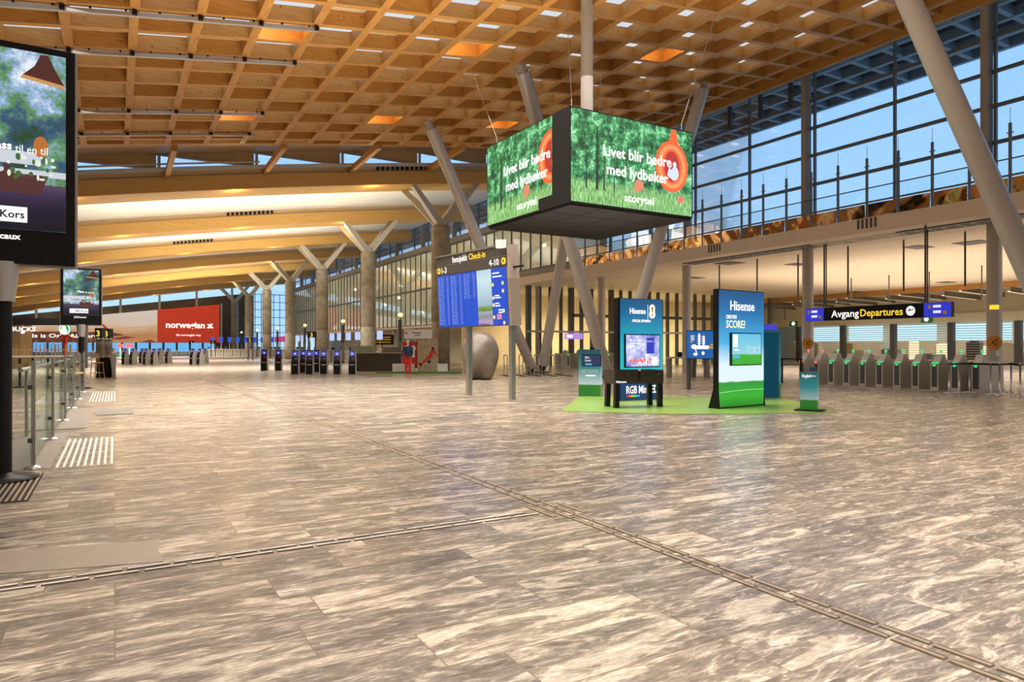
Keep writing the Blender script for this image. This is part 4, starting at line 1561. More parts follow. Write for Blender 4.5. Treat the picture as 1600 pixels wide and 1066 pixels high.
# airport map screen
a, b = W(1071, 24.0), W(1128, 22.8)
T6, w6 = tower(a, b, 2.0, 'map_screen', 'blue airport map screen on a single post behind the sponsor towers', 'map screen', None, thick=.1)
MB().box((-w6 / 2 + .06, .05, 1.0), (.1, .1, 2.0)).build('post', 'steel_dark', T6)
MB().box((0.05, -.02, 1.55), (w6, .1, .98)).build('housing', 'black', T6)
s_ = MB().box((0.05, -.075, 1.55), (w6 - .06, .01, .93)).build('screen', emis('map_blue', (.0, .11, .38), 1), T6)
mb, m2 = MB(), MB()
mb.box((-.05, -.083, 1.46), (.6, .004, .12)).box((-.14, -.083, 1.72), (.07, .004, .42)).box((.04, -.083, 1.68), (.07, .004, .34))
mb.ell(-.36, 1.48, .12, .08, -.085, -.08).ell(-.3, 1.22, .09, .05, -.085, -.08).ell(.02, 1.26, .06, .06, -.085, -.08)
mb.bar((-.3, -.083, 1.4), (-.22, -.083, 1.2), .01, .03)
for k in range(4):
    mb.box((-.14, -.083, 1.6 + .08 * k), (.16, .004, .02)).box((.04, -.083, 1.6 + .07 * k), (.14, .004, .02))
    mb.box((-.42, -.083, 1.86 - .05 * k), (.16, .004, .02))
mb.build('map_drawing', 'e_white', s_)
m2.box((.38, -.083, 1.46), (.3, .004, .08)).box((.38, -.083, 1.55), (.12, .004, .05)).box((.04, -.083, 1.84), (.05, .004, .1)).box((-.46, -.083, 1.64), (.1, .004, .05))
m2.build('map_accent', 'yellow', s_)

# ================================================================== DEPARTURES SIGN
a, b = W(1259, 29.0), W(1486, 24.35)
T7, w7 = tower(a, b, .6, 'departures_sign', 'long hanging black sign reading Avgang Departures with a blue screen at each end', 'sign', None, thick=.25, z0=2.54)
MB().box((0, 0, .27), (w7, .24, .54)).build('housing', 'black', T7)
SX = lambda f: -w7 / 2 + w7 * f
for x, sw in ((SX(.072), .143 * w7), (SX(.919), .161 * w7)):
    s_ = MB().box((x, -.13, .27), (sw, .03, .52)).build('screen', 'e_violet', T7)
    mb, m2 = MB(), MB()
    for k in range(4):
        mb.box((x, -.148, .42 - .05 * (k % 2) - .2 * (k // 2)), (.26, .004, .035))
    mb.build('screen_text', 'e_white', s_)
    m2.ell(x - .25, .38, .065, .07, -.15, -.145, n=14).ell(x + .26, .16, .065, .07, -.15, -.145, n=14)
    m2.build('arrow_discs', 'yellow', s_)
text(T7, 'lettering', 'Avgang', SX(.2025), .13, -.13, size=.40, width=.205 * w7, m='e_white', bold=.012)
text(T7, 'lettering', 'Departures', SX(.418), .13, -.13, size=.40, width=.288 * w7, m='e_yellow', bold=.012)
dx = SX(.755)
MB().ell(dx, .27, .16, .18, -.135, -.12, n=24).build('departure_disc', 'e_white', T7)
MB().prism([(dx - .12, .24), (dx + .12, .30), (dx + .10, .33), (dx, .31), (dx - .05, .37), (dx - .07, .36), (dx - .04, .29), (dx - .11, .27)], -.142, -.135).build('aeroplane_mark', 'black', T7)
for x in (SX(.15), SX(.85)):
    MB().cyl((x, 0, .54), (x, 0, 5.76 - 2.54), .025, n=8).build('hanger', 'steel_dark', T7)

# emergency exit lamps on the bulkhead
for k, v in enumerate((46.5, 33.2, 22.6)):
    t = thing('exit_lamp', ['green exit lamp on the cream bulkhead behind the map screen', 'green exit lamp on the bulkhead under the departures sign', 'green exit lamp on the bulkhead right of the departures sign'][k], 'exit lamp', (60.09, v, 3.55), 0, 'exit lamps on the bulkhead')
    MB().box((0, 0, .25), (.12, .9, .5)).build('box', mat('exit_green', (.02, .3, .12), .5), t)
    MB().cyl((-.07, 0, .25), (-.05, 0, .25), .2, n=16).build('disc', 'e_white', t)

# ================================================================== TICKET GATES
gp = [(17.1 + .66 * k) for k in (2, 1)] + [17.1 - .655 * k for k in range(9)]


def gate(col):
    g = thing('ticket_gate', '', 'ticket gate', (0, 0, 0), 0, 'row of ticket gates')
    mb = MB()
    mb.prism([(0, 0), (1.5, 0), (1.5, 1.0), (.55, 1.0), (.42, 1.22), (.30, 1.22), (.08, .92), (0, .90)], -.13, .13)
    mb.build('body', 'steel_paint', g)
    MB().prism([(-.005, .1), (.03, .1), (.03, .86), (-.005, .86)], -.09, .09).build('front_panel', 'steel_dark', g)
    MB().bar((.10, 0, .945), (.29, 0, 1.215), .2, .012).build('reader_screen', 'steel_light', g)
    MB().box((.09, 0, .93), (.05, .24, .035)).build('reader_light', col if col == 'e_green' else 'steel_light', g)
    MB().cyl((.42, 0, 1.22), (.42, 0, 1.30), .02, n=8).lathe([(.0, 1.28), (.045, 1.30), (.05, 1.34), (.0, 1.38)], c=(.42, 0, 0), n=12).build('signal_lamp', col, g)
    MB().box((-.01, 0, .84), (.02, .09, .07)).build('arrow_light', col, g)
    MB().box((.8, .3, .62), (.012, .32, .7)).build('glass_flap', 'glass_green', g)
    return g


g_green, g_red = gate('e_green'), gate('e_red')
used = {}
for k, v in enumerate(gp):
    src = g_red if k < 2 else g_green
    o = src if src.name not in used else copy_tree(src)
    used[src.name] = 1
    o.location = (24.3, v, 0)
    o['label'] = ORD[k] + ' steel ticket gate from the left, with ' + ('red' if k < 2 else 'green') + ' lamp'
# far low gates by the glass screen
for k in range(7):
    o = copy_tree(g_green)
    o.location = (27.0 + 1.15 * k, 39.0, 0)
    o.rotation_euler = (0, 0, pi / 2)
    o['label'] = ORD[k] + ' low gate from the left in front of the glazed screen at the back'
    o['group'] = 'gates by the glazed screen'

# queue barriers on the right
qs = [(1483, 614.5), (1499, 614), (1515, 613), (1548, 616), (1562, 617), (1580, 614), (1594, 619)]
qs.sort()
first = None
for k, (px, y) in enumerate(qs):
    u, v = FL(px, y)
    if first is None:
        first = thing('queue_post', '', 'queue post', (0, 0, 0), 0, 'queue posts at the right')
        MB().lathe([(.16, 0), (.16, .02), (.03, .035), (.025, .95), (.035, .95), (.035, 1.0), (0, 1.0)], n=14).build('post', 'steel', first)
        o = first
    else:
        o = copy_tree(first)
    o.location = (u, v, 0)
    o['label'] = ORD[k] + ' queue post from the left, beside the thick column at the right'
t = thing('belt_barrier', 'dark retractable belt with orange pattern stretched between queue posts at the right', 'belt', (0, 0, 0))
mb, m2 = MB(), MB()
pts = [FL(px, y) for px, y in qs]
for p, q in zip(pts[:-1], pts[1:]):
    mb.bar((p[0], p[1], .93), (q[0], q[1], .93), .006, .06)
mb.build('belt', 'black', t)
p, q = FL(1497, 600), FL(1560, 603)
for k in range(12):
    f = k / 12
    m2.box((p[0] + (q[0] - p[0]) * f, p[1] + (q[1] - p[1]) * f, .93), (.1, .1, .06))
m2.build('orange_pattern', 'yellow', t)
# black fence frames left of gates
p = FL(1222, 598)
t = thing('crowd_rail', 'black waist-high rail frame at the left end of the ticket gates', 'rail', (p[0], p[1], 0), pi / 2 + .2)
mb = MB()
for x in (-.8, 0, .8):
    mb.box((x, 0, .5), (.06, .06, 1.0))
mb.box((0, 0, .98), (1.7, .06, .05)).box((0, 0, .75), (1.7, .03, .03))
mb.build('frame', 'black', t)

# counters / benches behind
for k, (px, y, wd) in enumerate(((1075, 590, 2.0), (1102, 589, 1.4))):
    u, v = FL(px, y)
    t = thing('counter_desk', ['low grey counter behind the football table, under the map screen', 'narrow grey counter just left of the football tower'][k], 'desk', (u, v, 0), -TH)
    MB().box((0, 0, .95), (wd, .6, .08)).build('top', 'kiosk_grey', t)
    mb = MB()
    for s_ in (-1, 1):
        mb.box((s_ * (wd / 2 - .1), 0, .46), (.16, .5, .91))
    mb.build('side_panel', 'greywall', t)
    MB().box((-.4, 0, 1.1), (.22, .08, .24)).build('monitor', 'black', t)

# luggage / bike-rack like steel barriers near prop foot
first = None
for k in range(9):
    u, v = W(790 + 12 * k, 36.0 if k % 2 else 34.6)
    if first is None:
        first = thing('steel_barrier', '', 'barrier', (0, 0, 0), 0, 'steel barriers by the prop foot')
        mb = MB()
        mb.cyl((0, -.5, 0), (0, -.5, 1.05), .025, n=8).cyl((0, .5, 0), (0, .5, 1.05), .025, n=8).cyl((0, -.5, 1.05), (0, .5, 1.05), .025, n=8).cyl((0, -.5, .5), (0, .5, .5), .02, n=8)
        mb.build('hoop', 'steel', first)
        for y in (-.5, .5):
            MB().box((0, y, .02), (.3, .1, .04)).build('foot', 'steel_dark', first)
        o = first
    else:
        o = copy_tree(first)
    o.location = (u, v, 0)
    o.rotation_euler = (0, 0, -.35)
    o['label'] = ORD[k] + ' bent steel barrier hoop from the left beside the foot of the slanting props'

# ================================================================== CHECK-IN HALL
# self service kiosks
def kiosk():
    k = thing('self_service_kiosk', '', 'kiosk', (0, 0, 0), 0, '')
    mb = MB()
    mb.prism([(-.22, 0), (.28, 0), (.20, .75), (.10, 1.3), (-.02, 1.3), (-.20, .72)], -.20, .20)
    b = mb.build('body', 'kiosk_grey', k)
    # front skin (towards -x)
    MB().add([(-.225, -.17, .02), (-.225, .17, .02), (-.206, .17, .72), (-.206, -.17, .72)], [(3, 2, 1, 0)]).add([(-.208, -.17, .72), (-.208, .17, .72), (-.03, .17, 1.29), (-.03, -.17, 1.29)], [(3, 2, 1, 0)]).build('front_panel', 'black', k)
    MB().add([(-.138, -.15, .97), (-.138, .15, .97), (-.055, .15, 1.235), (-.055, -.15, 1.235)], [(3, 2, 1, 0)]).build('screen', emis('kiosk_screen', (.01, .02, .32), 1), k)
    MB().add([(-.118, -.05, 1.06), (-.118, .05, 1.06), (-.094, .05, 1.14), (-.094, -.05, 1.14)], [(3, 2, 1, 0)]).build('screen_icon', 'e_pale', k)
    MB().box((-.225, 0, .52), (.01, .22, .03)).build('slot', 'white', k)
    MB().box((-.20, -.05, .84), (.02, .12, .03)).build('reader', 'e_magenta', k)
    return k


proto = kiosk()
ks = []
near = [(413.5, 579.5, 0), (435.5, 579.5, 0), (461.5, 585.5, 0), (484, 585.5, 0), (506, 585.5, 0), (527, 585.5, 0), (550.5, 585.5, 0), (474.5, 583, 1), (494.5, 582, 1)]
near.sort()
i = 0
for n_, (px, y, rear) in enumerate(near):
    u, v = FL(px, y)
    ks.append((u, v, camdir(0, 1) + .15, ORD[n_] + ' check-in kiosk from the left in the right-hand cluster before the column row', 'check-in kiosks before the columns'))
far = [(196, 569.5), (208, 569.5), (222.5, 567.5), (229, 569.8), (241, 570), (250, 568), (263, 567.5), (302, 570), (313, 570), (320, 567), (176, 567)]
far.sort()
for n_, (px, y) in enumerate(far):
    u, v = FL(px, y)
    ks.append((u, v, .55, ORD[n_] + ' check-in kiosk from the left in the far-left cluster under the red banner', 'check-in kiosks under the banner'))
for n_, (u, v, rz, lab, grp) in enumerate(ks):
    o = proto if n_ == 0 else copy_tree(proto)
    o.location = (u, v, 0)
    o.rotation_euler = (0, 0, rz)
    o['label'] = lab
    o['group'] = grp

# check-in desks along the far hall
def desk(cat='desk'):
    d = thing('check_in_desk', '', 'desk', (0, 0, 0), 0, 'check-in desks in the far hall')
    MB().box((0, 0, .5), (1.1, 1.0, 1.0)).box((-.1, 0, 1.03), (1.2, 1.1, .06)).build('counter', 'cream', d)
    MB().box((-.56, 0, .5), (.02, .8, .8)).build('front_panel', 'kiosk_grey', d)
    MB().box((-.1, .25, 1.25), (.05, .35, .3)).build('monitor', 'navy', d)
    p = MB().cyl((.3, -.3, 1.0), (.3, -.3, 2.3), .03, n=8).build('pole', 'wood_chair', d)
    MB().box((.25, -.3, 2.45), (.08, .5, .75)).build('overhead_screen', 'e_blue', p)
    return d


proto = desk()
spots = []
VD = [103.4, 100.5, 97.8, 95.3, 90.6, 87.3, 84.6, 81.9, 79, 76, 71.8, 69, 66, 63, 59.8, 56.8]
for k in range(16):
    spots.append((19.3, VD[k], .9, 'right'))
for k in range(8):
    spots.append((12.0 + 1.15 * k, 108.0, pi / 2, "far"))
screens = ['e_blue', 'e_blue', 'e_magenta', 'e_sky', 'e_white']
for n_, (u, v, rz, side) in enumerate(spots):
    o = proto if n_ == 0 else copy_tree(proto)
    o.location = (u, v, 0)
    o.rotation_euler = (0, 0, rz)
    if side == 'right':
        k = n_
        o['label'] = ORD[15 - k] + ' nearest check-in desk in the row beyond the concrete columns'
        o['group'] = 'check-in desks beyond the columns'
        if n_ > 0:
            for ch in o.children:
                if ch.name.startswith('pole'):
                    for c2 in ch.children:
                        c2.data = c2.data.copy()
                        c2.data.materials[0] = M['e_magenta'] if n_ < 4 else M['e_pale']
    else:
        o['label'] = ORD[n_ - 16] + ' check-in desk from the left in the far row under the end wall'
        o['group'] = 'check-in desks under the end wall'

# row of sky blue bag-drop screens under the banner
for k in range(14):
    u = -10.5 + 1.75 * k
    t = thing('bag_drop_screen', ORD[k] + ' pale blue bag-drop screen from the left under the big banner', 'screen', (u, 112, 0), 0, 'bag-drop screens under the banner')
    MB().box((0, 0, 1.35), (1.45, .12, 1.3)).build('screen', 'e_sky', t)
    MB().box((-.6, .05, .36), (.1, .1, .72)).box((.6, .05, .36), (.1, .1, .72)).build('stand', 'steel_dark', t)
struct('baggage_counter', MB().box((2, 114, .45), (28, 1.2, .9)), 'greywall')
for k, (px, D) in enumerate(((214, 92), (203, 92.3), (262, 92))):
    pass

# masts with lamp heads between the columns
for k in range(6):
    u, v = 17.6, 46.5 + 14.2 * k
    t = thing('lamp_mast', ['nearest', 'second', 'third', 'fourth', 'fifth', 'farthest'][k] + ' slim mast with white lamp head between the concrete columns', 'lamp mast', (u, v, 0), 0, 'lamp masts between the columns')
    MB().cyl((0, 0, 0), (0, 0, 3.4), .15, .13, n=14).build('pole', 'steel_dark', t)
    MB().cyl((-.35, 0, 3.5), (.1, 0, 3.6), .05, n=8).build('arm', 'steel_light', t)
    MB().lathe([(0, -.16), (.16, -.1), (.2, .05), (.1, .16), (0, .17)], c=(.05, 0, 3.72), n=14).build('lamp_head', 'e_warm', t)
    MB().box((-.02, -.16, 1.0), (.16, .02, 1.6)).build('service_panel', 'greywall', t)

# number signs
for k, (px, y0, y1, D, s) in enumerate(((487.5, 518.5, 527.5, 47, '3'), (391, 528, 534, 72, '2'), (333, 531.5, 537, 95, '1'), (299.5, 533, 538, 108, '1'))):
    u, v = W(px, D)
    h = (y1 - y0) * D / FPX
    zc_ = (HOR - (y0 + y1) / 2) * D / FPX + CAMH
    t = thing('zone_sign', ['black sign with yellow 3 above the near kiosks', 'black sign with yellow 2 before the far desks', 'black sign with yellow 1 beside the banner corner', 'farthest small black number sign under the banner'][k], 'sign', (u, v, 0), -TH)
    MB().box((0, 0, zc_), (h * 1.5, .2, h)).build('panel', 'black', t)
    text(t, 'lettering', s, 0, zc_ - h * .36, -.11, size=h * .95, m='e_yellow', align='CENTER', bold=.02)
    mb = MB()
    for x in (-h * .6, h * .6):
        mb.box((x, .05, (zc_ - h / 2) / 2), (.1, .1, zc_ - h / 2))
    mb.build('post', 'steel_dark', t)

# two dark round lockers with number 3
for k, (px, s) in enumerate(((156.5, '3'), (169.0, '3'))):
    D = 42 + k * 1.5
    u, v = W(px, D)
    t = thing('advertising_column', ['left', 'right'][k] + ' one of two dark round columns with a yellow 3, left of the kiosks', 'column', (u, v, 0), -TH, 'pair of dark round columns')
    MB().lathe([(.0, 0), (.23, 0), (.23, .9), (.215, .92), (.215, .95), (.23, .97), (.23, 1.75), (.215, 1.77), (.215, 1.8), (.23, 1.82), (.23, 2.0), (.0, 2.0)], n=28).build('drum', mat('drum_brown', (.045, .03, .02), .4), t)
    MB().box((0, 0, 2.3), (.42, .4, .6)).build('number_box', 'black', t)
    text(t, 'lettering', s, 0, 2.1, -.215, size=.5, m='e_yellow', align='CENTER', bold=.02)

# end wall banner
BV = 126.9
bn = thing('wall_banner', 'very wide wall banner with a plane wing and the red norwegian block', 'banner', (0, BV, 0))


def bz(u):
    return 6.5 + .123 * (u + 1.7)


uL, uM, uR = -14.5, 6.05, 15.5
MB().add([(uL, 0, 2.1), (uM, 0, 2.1), (uM, 0, bz(uM)), (uL, 0, bz(uL))], [(0, 1, 2, 3)]).build('wing_picture', 'bannerwing', bn)
MB().add([(uM, -.02, 2.1), (uR, -.02, 2.1), (uR, -.02, bz(uR)), (uM, -.02, bz(uM))], [(0, 1, 2, 3)]).build('red_block', 'bannerred', bn)
text(bn, 'lettering', 'norwegian', 7.3, 4.55, -.04, size=1.45, width=5.9, bold=.03)
text(bn, 'lettering', 'the norwegian way', 8.8, 3.2, -.04, size=.5, width=3.8, bold=.02)
mb = MB()
mb.prism([(13.5, 4.55), (13.9, 4.5), (14.5, 5.3), (14.1, 5.3)], -.05, -.04)
mb.prism([(13.5, 5.3), (13.9, 5.2), (14.6, 4.6), (14.2, 4.5)], -.05, -.04)
mb.build('wing_logo', 'e_white', bn)
mb = MB()
mb.prism([(-2.1, 5.3), (-1.6, 5.0), (-.2, 3.7), (-1.0, 3.7)], -.03, -.01)
mb.build('winglet', emis('winglet_red', (.45, .04, .02), 1), bn)
mb = MB()
mb.prism([(-4, 3.2), (-1.2, 3.9), (1.4, 3.3), (-1.0, 2.9)], -.035, -.015)
mb.prism([(-1, 2.6), (1.4, 3.1), (3.0, 2.9), (.6, 2.55)], -.035, -.015)
mb.prism([(3.5, 2.12), (5.0, 2.6), (6.0, 2.12)], -.035, -.015)
mb.prism([(-5.5, 2.3), (-3.0, 2.7), (.2, 2.3), (-3.0, 2.15)], -.035, -.015)
mb.build('wing_shadow', emis('wing_brown', (.16, .04, .03), 1), bn)
mb = MB()
mb.prism([(-6, 3.4), (-2, 4.3), (6, 4.9), (6, 4.75), (-1.5, 4.0), (-6, 3.1)], -.025, -.01)
mb.build('wing_light', emis('wing_peach', (.75, .42, .22), .8), bn)
MB().box((uR + .3, 0, 5.0), (.3, .3, 7.6)).build('edge_post', 'steel_light', bn)

# city print with greeting, far left
cp = thing('city_banner', 'dark red night-city wall print with white greeting text behind the cafe', 'banner', (W(90, 100)[0], W(90, 100)[1], 0), 0)
MB().box((0, 0, 2.75), (13.0, .1, 1.7)).build('picture', 'oslo_print', cp)
text(cp, 'lettering', 'This is Oslo Airport', -4.3, 2.75, -.07, size=.8, width=9.2, bold=.02)
MB().box((0, .2, .95), (13.0, .1, 1.9)).build('grey_base', 'greywall', cp)

# ================================================================== SHOP CORNER AT THE COLUMN
u, v = FL(594, 580)
t = thing('service_counter', 'dark slatted service counter with pale glass top around the second column', 'counter', (u, v + .4, 0), -TH - .08)
mb = MB()
for k in range(30):
    mb.box((-1.5 + 3.0 * k / 29, -.5, .55), (.07, .05, 1.06))
mb.box((0, 0, .52), (3.1, .9, 1.04))
mb.build('slatted_front', 'darkwall', t)
MB().box((0, -.05, 1.09), (3.2, 1.1, .06)).build('worktop', 'alu', t)
MB().box((-.85, -.45, 1.32), (1.3, .04, .40)).build('glass_screen', mat('milky_green', (.35, .42, .33), .3), t)
MB().box((.95, -.45, 1.28), (1.1, .04, .32)).build('grey_screen', 'greywall', t)
for k, (x, c, lab) in enumerate(((.25, 'white', 'stack of white and dark boxes'), (.62, 'e_pink', 'pink box'))):
    p = (u + x * cos(-TH - .08), v + .35 + x * sin(-TH - .08))
    tag(MB().box((0, 0, .12), (.28, .25, .24)).box((0, 0, .255), (.2, .2, .03)).build('gift_box', c, None, (p[0], p[1], 1.12)), lab + ' standing on the dark slatted counter', 'box')
gu, gv = FL(665, 584.5)
tag(MB().box((0, 0, .05), (4.6, .5, .1)).build('planter_strip', 'green', None, (gu, gv + .9, 0)), 'low green planted strip at the foot of the merchandise stand', 'planter').rotation_euler = (0, 0, -TH)

u, v = FL(660, 583)
bt = thing('merchandise_stand', 'white and red merchandise stand with skier poster beside the nearest concrete column', 'stand', (u, v + .3, 0), -TH)
MB().box((-.95, .1, .25), (1.2, .5, .5)).box((1.25, .1, .25), (.55, .5, .5)).build('plinth', 'white', bt)
MB().box((-.62, .3, 1.0), (.85, .06, 1.5)).build('red_back', 'red', bt)
ps = MB().box((.42, .05, .95), (1.15, .1, 1.9)).build('poster', mat('poster_tan', (.42, .35, .22), .5, var=.25, vscale=5), bt)
mb = MB()
mb.prism([(.08, .42), (.55, .85), (.75, 1.2), (.62, 1.3), (.45, .95), (-.02, .50)], -.012, -.0)
mb.prism([(.50, .62), (.68, .95), (.78, 1.2), (.66, 1.2), (.55, .9), (.44, .68)], -.012, -.0)
mb.prism([(.72, 1.2), (.95, .92), (.98, .98), (.80, 1.3), (.62, 1.3)], -.012, -.0)
mb.build('red_figure', 'red', ps)
mb = MB()
mb.ell(.70, 1.38, .07, .08, -.014, 0).prism([(-.1, .52), (.03, .36), (.1, .42), (-.02, .56)], -.016, 0).prism([(.4, .62), (.46, .50), (.60, .62), (.52, .72)], -.016, 0)
mb.build('figure_details', 'black', ps)
MB().box((-.15, .12, 2.18), (1.5, .3, .5)).build('sign_box', 'white', bt)
mb = MB()
mb.box((-.2, -.04, 2.25), (.5, .006, .05)).box((-.15, -.04, 2.12), (.3, .006, .04))
mb.build('sign_text', 'steel_dark', bt)
MB().box((-.78, -.04, 2.24), (.08, .008, .13)).build('red_mark', 'red', bt)
for k, (x, c) in enumerate(((-.82, 'white'), (-.62, 'black'), (-.42, 'white'))):
    p = (bt.location.x + x * cos(TH) + .18 * sin(TH), bt.location.y - x * sin(TH) + .18 * cos(TH))
    mb = MB()
    mb.prism([(-.09, 0), (.09, 0), (.08, .5), (.16, .42), (.17, .5), (.06, .68), (-.06, .68), (-.17, .5), (-.16, .42), (-.08, .5)], -.02, .02)
    o = mb.build('hanging_shirt', c, None, (p[0], p[1], .85))
    o.rotation_euler = (0, 0, -TH)
    tag(o, ['white shirt hanging at the left', 'black jersey hanging in the middle', 'white and red shirt hanging at the right'][k] + ' of the red merchandise wall', 'shirt', 'shirts on the merchandise stand')
# mannequin
u, v = FL(637.5, 584.0)
mn = thing('mannequin', 'mannequin in dark jacket and red trousers before the merchandise stand', 'mannequin', (u, v, 0), -TH)
mb = MB()
mb.lathe([(0, 1.86), (.06, 1.84), (.09, 1.76), (.08, 1.68), (.05, 1.62), (.05, 1.54), (.09, 1.5)], n=16)
mb.build('head', 'skin', mn)
mb = MB()
prof = [(.10, 1.52), (.21, 1.46), (.22, 1.30), (.18, 1.10), (.20, .92)]
for (r0, z0), (r1, z1) in zip(prof[:-1], prof[1:]):
    n = 18
    vs = [(r * cos(2 * pi * k / n), .6 * r * sin(2 * pi * k / n), z) for r, z in ((r0, z0), (r1, z1)) for k in range(n)]
    mb.add(vs, [(k, (k + 1) % n, n + (k + 1) % n, n + k) for k in range(n)], 0, True)
mb.cyl((-.20, 0, 1.44), (-.30, -.02, 1.15), .06, .05, n=10).cyl((-.30, -.02, 1.15), (-.38, -.08, .9), .05, .04, n=10)
mb.cyl((.20, 0, 1.44), (.25, -.05, 1.15), .06, .05, n=10).cyl((.25, -.05, 1.15), (.20, -.12, .92), .05, .04, n=10)
mb.build('jacket', 'navy', mn)
mb = MB()
mb.cyl((-.09, 0, .98), (-.10, 0, .08), .10, .065, n=14).cyl((.09, 0, .98), (.11, -.02, .08), .10, .065, n=14)
mb.build('trousers', 'red', mn)
MB().box((.185, -.02, .5), (.012, .03, .8)).build('side_stripe', 'yellow', mn)
MB().box((-.10, -.05, .04), (.09, .24, .08)).box((.11, -.07, .04), (.09, .24, .08)).build('shoes', 'red', mn)

# shop signs below the glass box
for k, (px, D, lab, c, w_, h_) in enumerate(((597, 62, 'dark menu board with golden letters behind the service counter', 'blackmatte', 2.1, .9), (668, 58, 'glowing white and red shop sign beside the nearest column', 'e_white', 1.5, .5))):
    u, v = W(px, D)
    y0 = {597: 531, 668: 524}[px]
    t = thing('shop_sign', lab, 'sign', (u, v, 0), -TH)
    z = (HOR - y0) * D / FPX + CAMH
    MB().box((0, 0, z), (w_, .12, h_)).build('panel', c, t)
    mb = MB()
    for q in range(3):
        mb.box((.1, -.065, z + h_ * (.25 - .25 * q)), (w_ * .65, .01, h_ * .09))
    mb.build('lettering', 'yellow' if k == 0 else 'e_red', t)
    MB().box((0, .05, z / 2), (.08, .05, z)).build('post', 'steel_dark', t)

# ================================================================== LEFT: SCREENS ON POSTS
def poster_screen(u, v, z0, z1, wd, label, big):
    t = thing('poster_screen', label, 'advertising screen', (u, v, 0), radians(1.5), 'upright poster screens on posts')
    zc_ = (z0 + z1) / 2
    MB().box((0, 0, zc_), (wd, .13, z1 - z0)).build('housing', 'black', t)
    MB().box((0, .02, zc_), (wd + .05, .03, z1 - z0 + .05)).build('metal_edge', 'alu', t)
    pz0 = z0 + (z1 - z0) * .155
    pz1 = z1 - (z1 - z0) * .03
    pw = wd * .87
    s_ = MB().box((0, -.069, (pz0 + pz1) / 2), (pw, .008, pz1 - pz0)).build('screen', noise_emis('terrace_picture', [(.34, (.02, .07, .02)), (.43, (.04, .10, .20)), (.50, (.12, .30, .10)), (.56, (.30, .46, .72)), (.64, (.85, .92, 1))], 1.9, .95), t)
    H = pz1 - pz0
    # lower scene: dark table, white sill, vase
    q = wd / 1.36
    MB().box((0, -.075, pz0 + H * .13), (pw, .004, H * .26)).build('table_graphic', ramp_emis('table_dark', 'Z', pz0, pz0 + H * .26, [(0, (.003, .004, .012)), (.45, (.012, .008, .03)), (.8, (.05, .03, .08)), (1, (.10, .06, .10))], 1, .2, 3), s_)
    MB().box((-pw * .1, -.076, pz0 + H * .40), (pw * .8, .004, H * .07)).box((0, -.076, pz0 + H * .32), (pw, .004, H * .035)).build('sill_graphic', emis('sill_white', (.62, .65, .72), 1), s_)
    MB().ell(pw * .04, pz0 + H * .26, .11 * q, .12 * q, -.084, -.079).box((pw * .04, -.082, pz0 + H * .32), (.06 * q, .004, .14 * q)).prism([(pw * .12, pz0 + H * .20), (pw * .30, pz0 + H * .20), (pw * .36, pz0 + H * .31), (pw * .08, pz0 + H * .31)], -.082, -.079).build('vase_graphic', emis('vase_brown', (.09, .03, .03), 1), s_)
    MB().ell(pw * .30, pz0 + H * .47, .07 * q, .12 * q, -.082, -.078).build('jug_graphic', emis('jug_orange', (.50, .17, .03), 1), s_)
    random.seed(5)
    f, f2 = MB(), MB()
    for k in range(26):
        xx, zz = pw * random.uniform(.05, .42), pz0 + H * random.uniform(.28, .41)
        (f if k % 2 else f2).ell(xx, zz, random.uniform(.012, .03) * q, random.uniform(.012, .04) * q, -.089, -.085, n=8)
    f.build('leaf_graphic', emis('leaf_green', (.06, .14, .04), 1), s_)
    f2.build('flower_graphic', emis('flower_pale', (.80, .85, .70), 1), s_)
    f = MB()
    f.prism([(pw * .49, pz1 - H * .165), (pw * .16, pz1 - H * .135), (pw * .25, pz1 - H * .08), (pw * .30, pz1 - H * .01), (pw * .36, pz1 - H * .01), (pw * .42, pz1 - H * .09)], -.082, -.078)
    f.build('pendant_graphic', emis('pendant_red', (.08, .02, .016), 1), s_)
    MB().prism([(pw * .49, pz1 - H * .165), (pw * .49, pz1 - H * .185), (pw * .14, pz1 - H * .155), (pw * .16, pz1 - H * .135)], -.083, -.079).build('pendant_rim', emis('rim_orange', (.62, .30, .10), 1), s_)
    MB().box((-.08 * q, -.082, z0 + .545 * q), (.62 * q, .006, .17 * q)).build('white_label', 'e_white', s_)
    text(s_, 'lettering', 'Blå Kors', .205 * q, z0 + .505 * q, -.088, size=.115 * q, m='navy', align='RIGHT', bold=.02)
    text(s_, 'lettering', 'Plass', .09 * q, z0 + 1.26 * q, -.086, size=.12 * q, bold=.03, align='RIGHT')
    text(s_, 'lettering', 'til en til', .12 * q, z0 + 1.24 * q, -.086, size=.12 * q, width=.30 * q)
    text(t, 'lettering', 'JCDecaux', .17 * q, z0 + .27 * q, -.07, size=.09 * q, width=.42 * q, align='RIGHT', bold=.03)
    MB().cyl((.0, .05, z0 - .42), (.0, .05, z0 + .02), .11, .16, n=28).build('neck', 'alu', t)
    MB().cyl((.0, .05, 0), (.0, .05, z0 - .42), .085, n=28).build('post', 'black', t)
    MB().lathe([(0, 0), (.34, 0), (.34, .03), (.12, .06), (.085, .09)], c=(.0, .05, 0), n=32).build('base', 'black', t)
    MB().box((-.4, .05, z0 + .95), (.02, .16, .9)).build('side_vent', 'steel_dark', t)


poster_screen(-1.08, 9.45, 2.42, 4.88, 1.36, 'big upright poster screen on a black post at the left edge', True)
poster_screen(-1.02, 28.6, 2.25, 4.24, 1.22, 'smaller distant upright poster screen on a black post above the cafe', False)

